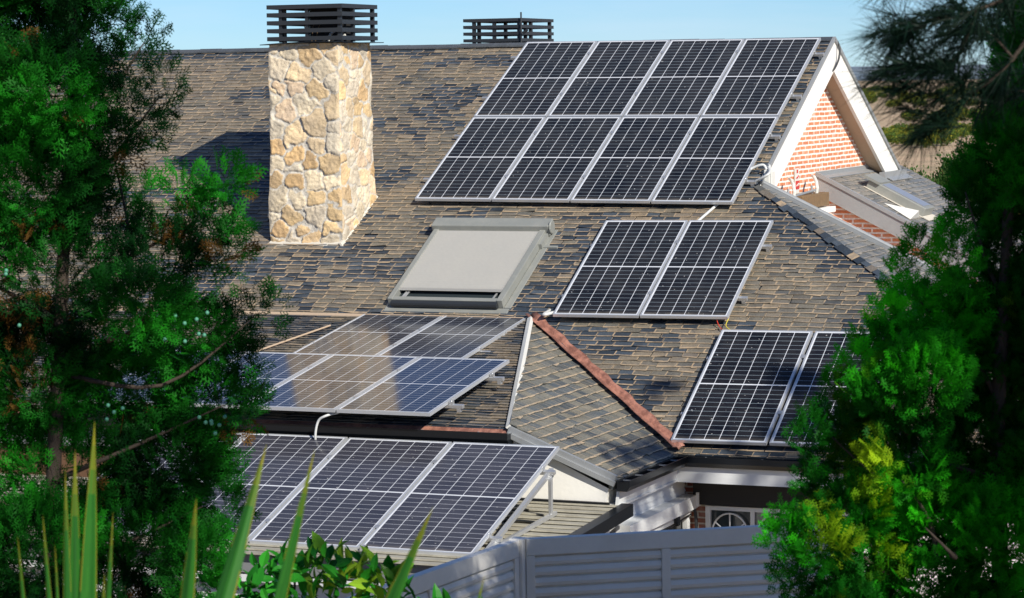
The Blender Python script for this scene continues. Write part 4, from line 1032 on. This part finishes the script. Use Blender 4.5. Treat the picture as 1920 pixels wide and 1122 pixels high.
sun_spots = [at(1645, 870, dR_-.25), at(1655, 945, dR_-.25), at(1570, 1010, dR_-.25), at(1690, 1050, dR_-.25), at(1480, 930, dR_-.15)]  # sunlit spots: crowns cut open towards the sun, sprays coloured yellow
def sun_gap(P, r):
    """openings in the crowns through which the sun reaches a few spots"""
    keep = np.ones(len(P), bool)
    for c, q in zip(sun_spots, (1.2, .9, 1., .8, .7)):
        v = P-c; a = v@S3; lat = np.linalg.norm(v-np.outer(a, S3), axis=1); keep &= ~((a > .07) & (lat < r*q+a*.012))
    return keep
def px_lobe(px, py, rx, ry, d, dd=0, rz=None):
    """ellipsoid lobe centred on a sight line at distance d"""
    c = at(px, py, d+dd); k = d/F_PX; rr = (rz or (rx+ry)/2)*k
    return c, (rx*k, rr, ry*k)
def conifer(name, label, cat, lobes, per, size, material, trunk, limbs, gen, out=.75, up=.45, tipf=None, tmpl=SPR, tonef=None, group=None, thin=None, gapr=.13):
    root = empty(name, (trunk[0][0], trunk[0][1], trunk[0][2]), label, cat, group)
    P, D, I = lobe_points(lobes, per, gen)
    keep = sun_gap(P, gapr)
    if thin is not None: keep &= gen.random(len(P)) < np.array([thin(k_) for k_ in range(len(lobes))])[I]
    P, D, I = P[keep], D[keep], I[keep]
    n = len(P); dirs = D*out+np.array([0, 0, up])+gen.normal(size=(n, 3))*.35
    nrm = gen.normal(size=(n, 3)); sc = size*gen.uniform(.65, 1.25, n)
    V = place_sprays(tmpl, P, dirs, nrm, sc); k = tmpl.shape[0]
    cl = vnoise(P[:, 0]*3+P[:, 1]*2+20, P[:, 2]*3+30, 2); tone = np.zeros((n, 4)); tone[:, 3] = 1
    tone[:, 0] = np.clip(cl*1.3-.25+gen.normal(0, .15, n), 0, 1)**1.6
    if tipf is not None: tone[:, 1] = tipf(P, I, gen)
    loc = (root.location.x, root.location.y, root.location.z-ZO)
    fast_mesh('crown', V, 4, np.repeat(tone, k, axis=0), material, root, loc)
    b = MB(); m_ = len(trunk); b.tube(trunk, [.05-.035*i/(m_-1) for i in range(m_)], 10)
    b.build('trunk', M['bark'], root, smooth=True)
    b = MB()
    for (a, c) in limbs:
        a = np.array(a); c = np.array(c); mid = (a+c)/2+gen.normal(size=3)*.05+np.array([0, 0, -.06]); b.tube(curve_pts([a, mid, c], 5), list(np.linspace(.015, .003, 11)), 6)
    if limbs: b.build('limbs', M['bark'], root, smooth=True)
    return root, P, I
# left tree
gL = np.random.default_rng(31); dL_ = 12.6
Lb = [(40,40,150,110), (170,40,75,60), (280,70,34,40), (250,120,45,40), (305,175,26,60), (245,215,50,60), (100,170,110,90), (200,275,55,50), (290,262,18,16), (60,340,140,120), (190,400,80,70), (265,370,30,30), (345,355,30,40), (420,345,42,40), (380,420,55,60), (430,470,32,60),
      (300,480,90,60), (110,520,120,100), (250,570,110,60), (480,575,38,26), (515,585,20,40), (430,620,55,35), (350,640,100,70), (455,690,38,50), (400,760,85,60), (250,720,120,80), (60,700,120,120), (470,750,24,28),
      (320,860,115,80), (120,880,150,90), (400,930,45,80), (250,1000,150,90), (60,1040,130,100), (370,1060,60,80)]
lobesL = []
for i, (x, y, rx, ry) in enumerate(Lb):
    lobesL.append(px_lobe(x, y, rx, ry, dL_, dd=gL.uniform(-.35, .45), rz=min(110, max(30, (rx+ry)/2))))
for c in ((-150, 100), (-150, 400), (-150, 700), (-150, 1000), (-60, -130), (120, -120), (-50, 1250), (250, 1250)): lobesL.append(px_lobe(c[0], c[1], 150, 150, dL_, 0, 140))
tr = [at(110, 2450, dL_), at(105, 1500, dL_), at(100, 900, dL_), at(120, 450, dL_), at(140, 100, dL_), at(120, -200, dL_)]
tr[0][2] = float(ground_z(tr[0][0], tr[0][1]))-.1
limbsL = [(at(105, 900, dL_), at(420, 760, dL_)), (at(110, 700, dL_), at(470, 600, dL_)), (at(200, 640, dL_), at(340, 480, dL_)), (at(118, 560, dL_), at(400, 400, dL_)), (at(250, 480, dL_), at(215, 300, dL_)), (at(125, 400, dL_), at(300, 180, dL_)), (at(130, 250, dL_), at(270, 80, dL_)),
          (at(100, 1050, dL_), at(380, 950, dL_)), (at(100, 1000, dL_), at(-100, 850, dL_)), (at(110, 600, dL_), at(-100, 500, dL_))]
def tipL(P, I, g_):
    n = vnoise(P[:, 0]*6, P[:, 2]*6, 6); return np.where((n > .86) & (g_.random(len(P)) < .5), .9, 0)
conifer('cypress_tree', 'dark green cypress with flat lacy sprays and bluish cones filling the left side', 'tree', lobesL, 17000, .105, M['thuja'], tr, limbsL, gL, tipf=tipL, thin=lambda k: .6 if k in (1, 2, 3, 4, 5, 7, 8, 11, 16, 18) else (.35 if k in (21, 10, 17, 29) else .8))
leftroot = [o for o in SC.objects if o.name == 'cypress_tree'][0]
b = MB()
for (x, y) in ((330,590), (345,610), (350,640), (385,590), (305,635), (372,620), (205,760), (215,770), (230,765), (200,785), (395,790), (400,800), (385,795), (415,800), (405,820), (380,785), (420,780), (10,510), (14,515), (35,612), (385,628), (368,600)):
    c = at(x+gL.normal()*3, y+gL.normal()*3, dL_-.42); r0 = .010
    b.tube([c+[0,0,r0*s_] for s_ in (-1, -.6, 0, .6, 1)], [r0*q for q in (.2, .8, 1, .8, .2)], 7)
b.build('cone', M['berry'], leftroot, smooth=True, each=True)
# right tree
gR = np.random.default_rng(47)
Rb = [(1720,470,26,40), (1690,520,28,40), (1715,580,45,50), (1660,590,32,30), (1640,650,50,45), (1590,680,32,34), (1650,740,65,55), (1565,735,38,40), (1560,790,48,36), (1508,812,30,40), (1530,860,45,40), (1600,840,60,60),
      (1500,905,28,30), (1550,930,60,50), (1470,985,42,34), (1450,1020,34,30), (1530,1020,70,60), (1480,1090,50,50), (1640,920,50,60), (1700,850,80,80), (1620,1060,90,70), (1740,720,80,90), (1800,600,60,90), (1790,480,34,70), (1830,370,55,70), (1815,320,28,36), (1880,300,60,120), (1890,460,60,110), (1870,640,80,110), (1850,820,90,100), (1760,960,90,90), (1880,1000,90,90), (1760,1090,90,60), (1905,190,50,80), (1900,80,40,90), (1640,830,70,60), (1690,660,60,60), (1600,960,70,60), (1720,970,60,60), (1660,1010,70,55), (1755,600,50,60), (1620,770,50,50)]
Rb = [(x+10, y, rx*.94, ry*.96) if x < 1670 else (x, y, rx, ry) for x, y, rx, ry in Rb]
lobesR = [px_lobe(x, y, rx*.93, ry*.95, dR_, dd=gR.uniform(-.35, .35), rz=min(95, max(28, (rx+ry)/2))) for x, y, rx, ry in Rb]
for c in ((2010, 300), (2020, 600), (2000, 900), (1600, 1230), (1850, 1230), (2020, 60), (2150, 450), (2150, 800)): lobesR.append(px_lobe(c[0], c[1], 130, 150, dR_, 0, 140))
trR = [at(1890, 2400, dR_), at(1880, 1300, dR_), at(1870, 800, dR_), at(1890, 400, dR_), at(1930, 50, dR_)]
trR[0][2] = float(ground_z(trR[0][0], trR[0][1]))-.1
limbsR = [(at(1880, 1200, dR_), at(1560, 1000, dR_)), (at(1875, 1000, dR_), at(1560, 820, dR_)), (at(1872, 900, dR_), at(1620, 680, dR_)), (at(1875, 760, dR_), at(1700, 540, dR_)), (at(1885, 560, dR_), at(1810, 360, dR_)), (at(1760, 1060, dR_-.1), at(1690, 900, dR_-.2)), (at(1785, 1040, dR_-.3), at(1735, 990, dR_-.3))]
def sun_tipR(P, I, g_):  # sunlight on the spots put into the tip colour, plus some natural yellow
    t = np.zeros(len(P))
    for c, r in zip(sun_spots, (.115, .09, .10, .08, .05)):
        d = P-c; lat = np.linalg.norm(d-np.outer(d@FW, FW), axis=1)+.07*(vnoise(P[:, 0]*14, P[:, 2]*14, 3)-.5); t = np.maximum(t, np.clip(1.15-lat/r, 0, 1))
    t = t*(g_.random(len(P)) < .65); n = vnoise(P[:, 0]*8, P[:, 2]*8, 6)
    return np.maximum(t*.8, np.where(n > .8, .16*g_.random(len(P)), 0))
conifer('juniper_tree', 'bright green feathery juniper with yellow tips standing at the right before the fence', 'tree', lobesR, 30000, .078, M['thuja_r'], trR, limbsR, gR, out=.8, up=.8, tipf=sun_tipR, tmpl=spray_template(8, .045))
# trees added out of view on the sunny side to shade the garden in front of the house
for k, (x, y, z0, z1, r, per) in enumerate(((12.6, -20.6, -4.6, 2.3, 1.6, 900), (15.2, -25.4, -3.2, 4.0, 1.3, 520))):
    gg = np.random.default_rng(60+k); lb = []
    for i in range(12):
        a = i*2.4; zz = z0+(z1-z0)*(i+.5)/12; rr = r*(1.05-.45*(i/12.)); lb.append((np.array([x+.35*rr*math.cos(a), y+.35*rr*math.sin(a), zz]), (rr*.8, rr*.8, .5)))
    gz = float(ground_z(x, y))
    conifer('juniper_tree', ['tall dense juniper at the right boundary beyond the louvred fence', 'tall dense juniper beside the photographer on the right'][k], 'tree', lb, per*1.7, .20, M['thuja_r'], [np.array([x, y, gz-.1]), np.array([x, y, z0]), np.array([x, y, z1])], [], gg, tmpl=spray_template(5, .05), gapr=.26)

# pine: long needles in tufts
def needle_tufts(C, A, L, n, gen, w=.0022, spread=.9):
    """C (m,3) tuft centres, A (m,3) axes"""
    m_ = len(C); A = A/np.linalg.norm(A, axis=1, keepdims=True)
    d = gen.normal(size=(m_, n, 3))*spread+A[:, None, :]*.9; d /= np.linalg.norm(d, axis=2, keepdims=True)
    base = C[:, None, :]+A[:, None, :]*gen.uniform(-.5, .5, (m_, n, 1))*L*.8
    ln = L*gen.uniform(.7, 1.15, (m_, n, 1)); s = np.cross(d, gen.normal(size=(m_, n, 3))); s /= np.linalg.norm(s, axis=2, keepdims=True)
    tip = base+d*ln+np.array([0, 0, -.12])*ln
    V = np.stack([base-s*w, base+s*w, tip], axis=2); return V.reshape(-1, 3, 3)
def pine(name, label, tufts, axes, L, n, w, trunk, limbs, gen, rad=.14):
    root = empty(name, tuple(trunk[0]), label, 'tree'); loc = (root.location.x, root.location.y, root.location.z-ZO)
    V = needle_tufts(tufts, axes, L, n, gen, w); tone = np.zeros((len(V), 4)); tone[:, 3] = 1; tone[:, 0] = np.repeat(gen.random(len(tufts)), n)
    fast_mesh('crown', V, 3, tone, M['needle'], root, loc)
    b = MB(); b.tube(curve_pts(trunk, 4), list(np.linspace(rad, rad*.35, 4*(len(trunk)-1)+1)), 10); b.build('trunk', M['bark'], root, smooth=True)
    b = MB()
    for pts, r0 in limbs: q = curve_pts(pts, 5); b.tube(q, list(np.linspace(r0, r0*.3, len(q))), 7)
    b.build('limbs', M['bark'], root, smooth=True); return root
gP = np.random.default_rng(71); dP = 8.0
tf = []; ax = []
brs = [([at(2300, -250, dP+.3), at(2000, -60, dP), at(1830, 20, dP-.1), at(1745, 40, dP-.1), at(1690, 70, dP)], .010),
       ([at(2000, -60, dP), at(1900, 110, dP), at(1800, 190, dP), at(1745, 235, dP)], .008),
       ([at(1830, 20, dP-.1), at(1790, 110, dP-.05), at(1705, 125, dP)], .006),
       ([at(2000, -60, dP), at(1880, -70, dP+.1), at(1740, -50, dP+.1), at(1690, -40, dP+.1)], .006),
       ([at(1900, 110, dP), at(1850, 60, dP), at(1800, 60, dP)], .005),
       ([at(2100, 50, dP+.2), at(1960, 160, dP+.1), at(1870, 170, dP+.1)], .007)]
for pts, r0 in brs:
    q = curve_pts(pts, 6); q = q[len(q)//3:]
    for i, p in enumerate(q):
        if i % 2 == 0 or i > len(q)-4: tf.append(p); ax.append(q[min(i+1, len(q)-1)]-q[max(i-1, 0)])
for i in range(36):
    u_ = gP.random()**.75; px_, py_ = 1650+330*u_, -40+gP.random()*(150+110*u_)
    if gP.random() < .25+.75*u_: tf.append(at(px_, py_, dP+gP.normal()*.25)); ax.append(-RT*(1-.6*u_)*.6-DN*gP.normal()*.6+gP.normal(size=3)*.2)
for (x_, y_) in ((1700, 60), (1690, 130), (1700, 170), (1740, 190), (1790, 215), (1760, 120), (1840, 60), (1780, 20), (1800, 150)):
    for k_ in range(3): tf.append(at(x_+gP.normal()*12, y_+gP.normal()*12, dP+gP.normal()*.1)); ax.append(-RT*.5+DN*.3*(k_-.6)+gP.normal(size=3)*.2)
nvis = len(tf)
tvis = np.array(tf); avis = np.array(ax)
gz = float(ground_z(16.3, -28.6))
V0 = needle_tufts(tvis, avis, .15, 48, gP, .0019, .55)
# unseen sparse canopy added above the photographer to shade the left tree
cc = []
for i in range(150):
    a = gP.uniform(0, 2*math.pi); r = 2.6*math.sqrt(gP.random()); c = np.array([14.6+r*math.cos(a), -27.6+r*math.sin(a)*.9, 3.4+gP.normal()*.65])
    cc.append(c)
cc = np.array([c for c in cc if (c-CAM)[2]/np.linalg.norm((c-CAM)[:2]) > .16]); cc = cc[sun_gap(cc, .42)]
V1 = needle_tufts(cc, np.array([0, 0, 1.])+gP.normal(size=(len(cc), 3))*.6, .22, 90, gP, .007, .8)
rootp = empty('pine_tree', (16.3, -28.6, gz), 'long needled pine with blurred dark branches reaching in at the top right', 'tree')
loc = (16.3, -28.6, gz); V = np.concatenate([V0, V1]); tone = np.zeros((len(V), 4)); tone[:, 3] = 1; tone[:, 0] = gP.random(len(V))
fast_mesh('crown', V, 3, tone, M['needle'], rootp, loc)
trp = [np.array([16.3, -28.6, gz-.1]), np.array([16.2, -28.5, .2]), np.array([15.6, -28.0, 2.2]), np.array([14.9, -27.7, 3.4])]
b = MB(); b.tube(curve_pts(trp, 4), list(np.linspace(.16, .06, 13)), 10); b.build('trunk', M['bark'], rootp, smooth=True)
b = MB()
brs[0][0].insert(0, trp[1]+np.array([-.1, .05, .5]))
brs[5][0].insert(0, trp[1]+np.array([-.1, .05, .1]))
for pts, r0 in brs: q = curve_pts(pts, 5); b.tube(q, list(np.linspace(r0, r0*.4, len(q))), 7)
for i in range(0, len(cc), 9): b.tube(curve_pts([trp[3], (trp[3]+cc[i])/2+[0, 0, -.15], cc[i]], 4), list(np.linspace(.03, .008, 9)), 6)
b.build('limbs', M['bark'], rootp, smooth=True)
# tall pine outside the picture whose shadow falls over the low pair and the eave
gT = np.random.default_rng(83); S = np.array([sun_dir.x, sun_dir.y, sun_dir.z])
ts = []
for (tgt, rad, n, s_) in (((5.2, -8.5, -4.35), .55, 60, 17.0), ((4.9, -9.1, -4.9), .8, 45, 17.4), ((6.6, -7.9, -4.9), 1.2, 120, 17.), ((5.75, -6.9, -3.9), .34, 20, 17.), ((4.4, -7.0, -3.9), .2, 6, 17.), ((4.62, -9.0, -4.3), .2, 6, 17.)):
    c = np.array(tgt)+S*s_
    for i in range(n):
        d = gT.normal(size=3); d /= np.linalg.norm(d); ts.append(c+d*rad*gT.random()**.5)
ts = np.array(ts); pc = ts.mean(axis=0); gz = float(ground_z(pc[0]+.6, pc[1]-.4))
trt = [np.array([pc[0]+.6, pc[1]-.4, gz-.1]), np.array([pc[0]+.5, pc[1]-.3, gz+5]), pc+np.array([.2, -.1, -.6]), pc+np.array([0, 0, .6])]
pine('pine_tree', 'tall slim pine east of the house with a small round crown', ts, np.array([0, 0, 1.])+gT.normal(size=(len(ts), 3))*.5, .20, 70, .007, trt, [([trt[2], ts[i]*.5+trt[2]*.5+[0,0,.05], ts[i]], .03) for i in range(0, len(ts), 9)], gT, .13)

# yucca: stiff blades with yellow edges
def blade(b, base, tip, w, bend, gen, tones):
    base = np.array(base); tip = np.array(tip); n = 12; d = tip-base; L = np.linalg.norm(d); side = np.cross(d/L, FW); side /= np.linalg.norm(side)
    nrm = np.cross(side, d/L); yaw_ = gen.uniform(-.5, .5); sd = side*math.cos(yaw_)+nrm*math.sin(yaw_); nn = np.cross(sd, d/L); i0 = len(b.v); st_ = gen.uniform(.15, .85, 8)
    for i in range(n+1):
        t = i/n; c = base+d*t+side*bend*L*math.sin(t*math.pi*.5)*t*.5
        ww = w*(1-t)**.62*(.55+.45*min(1, t*3+.4)) if t < 1 else .0005
        ww = w*.5*max(.012, (1-t**2.2))
        for u in (-1, -.86, -.5, -.2, .1, .4, .7, .88, 1): b.v.append(tuple(c+sd*ww*u+nn*ww*.45*(abs(u))))
    for i in range(n):
        for j in range(8):
            b.f.append((i0+i*9+j, i0+i*9+j+1, i0+(i+1)*9+j+1, i0+(i+1)*9+j))
            e = 1. if j in (0, 7) else 0.; t = i/n
            q = (max(0, min(1, st_[j]+gen.normal()*.05)), max(e*.5*(gen.random() < .8), max(0, t-.7)*2.6+gen.normal()*.05 if t > .7 else 0), 0, 1); tones.extend([q]*4)
def yucca(label, centre, blades, gen, group):
    c = np.array(centre); gz = float(ground_z(c[0], c[1])); root = empty('yucca_plant', (c[0], c[1], gz), label, 'plant', group); b = MB(); tones = []
    for bs, tp, w, bend in blades: blade(b, bs, tp, w, bend, gen, tones)
    # shorter leaves lower down, below the picture
    for i in range(26):
        a = i*2.4; e = c+np.array([math.cos(a), math.sin(a), 0])*.35+np.array([0, 0, .05+.25*gen.random()]); blade(b, c-[0, 0, .15], e, .045, .1, gen, tones)
    b.tone = tones; b.build('leaves', M['blade'], root)
    s = MB(); s.tube([(c[0], c[1], gz-.1), (c[0]+.02, c[1], (gz+c[2])/2), tuple(c)], [.07, .06, .05], 9); s.build('trunk', M['bark'], root, smooth=True)
gY = np.random.default_rng(5); dY = 6.8; kk = dY/F_PX
cy1 = at(150, 1500, dY)
bl = []
for (tx, ty, bx, w, bd) in ((172, 790, 165, 38, -.02), (141, 845, 138, 30, .0), (127, 880, 120, 20, .02), (84, 965, 95, 15, .02), (33, 1005, 38, 14, 0), (212, 960, 198, 16, .0), (103, 1020, 108, 10, 0), (196, 1075, 190, 16, 0)):
    bl.append((at(bx+(bx-150)*-.2, 1340, dY), at(tx, ty, dY+gY.uniform(-.1, .1)), w*kk*1.0, bd))
yucca('upright yucca leaves with yellow edges at the bottom left corner', cy1, bl, gY, 'yuccas in the foreground')
dY2 = 6.2; kk = dY2/F_PX; cy2 = at(380, 1560, dY2); bl = []
for (tx, ty, bx, by, w, bd) in ((368, 935, 345, 1160, 32, .0), (507, 835, 400, 1180, 46, .03), (606, 845, 505, 1220, 30, .06), (822, 955, 690, 1230, 34, .05), (912, 1080, 870, 1240, 14, .03), (800, 1000, 660, 1240, 26, .02)):
    bs = at(bx, by, dY2); tp = at(tx, ty, dY2+gY.uniform(-.15, .15)); ext = bs+(bs-tp)*.35; bl.append((ext, tp, w*kk, bd))
yucca('leaning yucca blades crossing the front panels at the bottom centre left', cy2, bl, gY, 'yuccas in the foreground')

# laurel shrub with oval leaves
def leaf_template():
    q = []; n = 4
    xs = [0, .16, .22, .15, 0]
    for i in range(n):
        y0, y1 = i/n, (i+1)/n; a, c = xs[i], xs[i+1]
        q.append([(-a, y0, .06*a), (0, y0, 0), (0, y1, 0), (-c, y1, .06*c)]); q.append([(0, y0, 0), (a, y0, .06*a), (c, y1, .06*c), (0, y1, 0)])
    q = np.array(q, float); q[..., 2] += -.25*q[..., 1]**2+np.abs(q[..., 0])*.35; return q
LEAF = leaf_template()
LEAF2 = np.array([[(0, 0, 0), (.3, .5, .05), (0, 1, 0), (-.3, .5, .05)]])
def shrub(name, label, cat, lobes, per, size, material, gen, stem0, tipf=None, group=None, nst=14, tmpl=LEAF, upw=.7):
    P, D, I = lobe_points(lobes, per, gen, .6); n = len(P); gz = float(ground_z(stem0[0], stem0[1])); root = empty(name, (stem0[0], stem0[1], gz), label, cat, group)
    dirs = D*.8+np.array([0, 0, upw])+gen.normal(size=(n, 3))*.5; V = place_sprays(tmpl, P, dirs, gen.normal(size=(n, 3))*.7+np.array([0, 0, 1.])+np.array(S)*.4, size*gen.uniform(.6, 1.2, n))
    tone = np.zeros((n, 4)); tone[:, 3] = 1; tone[:, 0] = np.clip(gen.normal(.45, .3, n), 0, 1)
    if tipf is not None: tone[:, 1] = tipf(P, I, gen)
    loc = (stem0[0], stem0[1], gz); fast_mesh('foliage', V, 4, np.repeat(tone, len(tmpl), axis=0), material, root, loc)
    b = MB()
    for i in range(nst):
        p = P[gen.integers(0, n)]; s0 = np.array([stem0[0], stem0[1], gz]); b.tube(curve_pts([s0, (s0+p)/2+gen.normal(size=3)*.05, p], 4), list(np.linspace(.015, .004, 9)), 5)
    b.build('stems', M['bark'], root); return root
gS = np.random.default_rng(93); dS = 12.5
lb = [px_lobe(x, y, rx, ry, dS, dd=gS.uniform(-.2, .2), rz=55) for x, y, rx, ry in ((520, 1105, 60, 35), (570, 1085, 50, 45), (640, 1110, 60, 45), (690, 1090, 55, 40), (740, 1115, 45, 35), (440, 1110, 55, 40), (600, 1160, 120, 60), (480, 1170, 100, 60), (720, 1180, 90, 50), (595, 1062, 26, 24), (655, 1068, 30, 28), (540, 1070, 30, 25), (475, 1085, 30, 25), (720, 1085, 35, 25), (860, 1160, 90, 25))]
def sun_tipS(P, I, g_): d = P-at(655, 1100, dS); lat = np.linalg.norm(d-np.outer(d@FW, FW), axis=1); return np.clip(1.25-lat/.2, 0, 1)*(g_.random(len(P)) < .6)*.75  # lit leaves of one patch are put into the yellow-green tip colour
stem = at(600, 1500, dS)
shrub('laurel_shrub', 'glossy broad leaved laurel shrub below the front panels', 'shrub', lb, 2600, .115, M['laurel'], gS, stem, sun_tipS)

# hedge of round bushes behind the house, then dry field scrub
gH = np.random.default_rng(99)
def bush(name, label, cat, group, c, r, h, per, size, material, tip=.06, seed=1, light=None, tmpl=LEAF2):
    gg = np.random.default_rng(seed); gz = float(ground_z(c[0], c[1])); lb = []
    for i in range(7):
        a = i*.9+seed; lb.append((np.array([c[0]+.5*r*math.cos(a), c[1]+.5*r*math.sin(a), gz+h*(.3+.45*gg.random())]), (r*.55, r*.55, h*.36)))
    return shrub(name, label, cat, lb, per, size, material, gg, (c[0], c[1]), lambda P, I, g_: (g_.random(len(P)) < tip)*.8, group, 5, tmpl=tmpl)
hl = ['leftmost round green bush behind the annex roof, touching the white verge', 'second round green bush behind the annex roof', 'third round green bush behind the annex, next to the juniper', 'low green bush mostly hidden by the juniper behind the annex']
for i, px in enumerate((1712, 1762, 1830, 1900)):
    p = at(px, 400, 62+i*2)
    bush('garden_bush', hl[i], 'bush', 'green bushes behind the annex', (p[0], p[1]), 1.15+.15*(i % 2), 4.35+.15*(i % 3), 2600, .095, M['hedge'], .08, 200+i)
# scrub: a few shapes, copied over the field
protos = [bush('field_shrub', 'yellowish green shrub on the dry brown field beyond the house', 'shrub', 'shrubs on the dry field', (60+i*6., 160.), 1.3, 1.7, 220, .24, M['scrub'], .25+.1*i, 300+i) for i in range(3)]
def put(proto, x, y, s, first):
    o = proto if first else proto.copy()
    if not first:
        COL.objects.link(o)
        for c in proto.children: d = c.copy(); COL.objects.link(d); d.parent = o
    o.location = (x, y, float(ground_z(x, y))+ZO-.05); o.scale = (s*1.25, s*1.25, s); o.rotation_euler = (0, 0, gH.uniform(0, 6.28))
used = set(); spots = []
for i in range(26):
    yy = 178+105*gH.random()**1.5; px = 1600+320*gH.random(); spots.append((px, yy))
for px in (1668, 1690, 1722, 1745, 1752, 1768, 1780, 1800, 1812): spots.append((px, 262+gH.normal()*5))
for px in (1655, 1672, 1700, 1735, 1770): spots.append((px, 282+gH.normal()*3))
for px in range(1612, 1900, 14): spots.append((px, 183+gH.normal()*3))
for i, (px, py) in enumerate(spots):
    v = FW+RT*(px-960)/F_PX+DN*(py-561)/F_PX; t_ = (-7.2-CAM[2])/v[2]; p = CAM+v*t_; k = i % 3
    if t_ > 2500 or t_ < 0: continue
    put(protos[k], p[0], p[1], gH.uniform(.4, .8)*(t_/230.)**.6, k not in used); used.add(k)

for o in SC.objects:
    if '_o' in o: del o['_o']
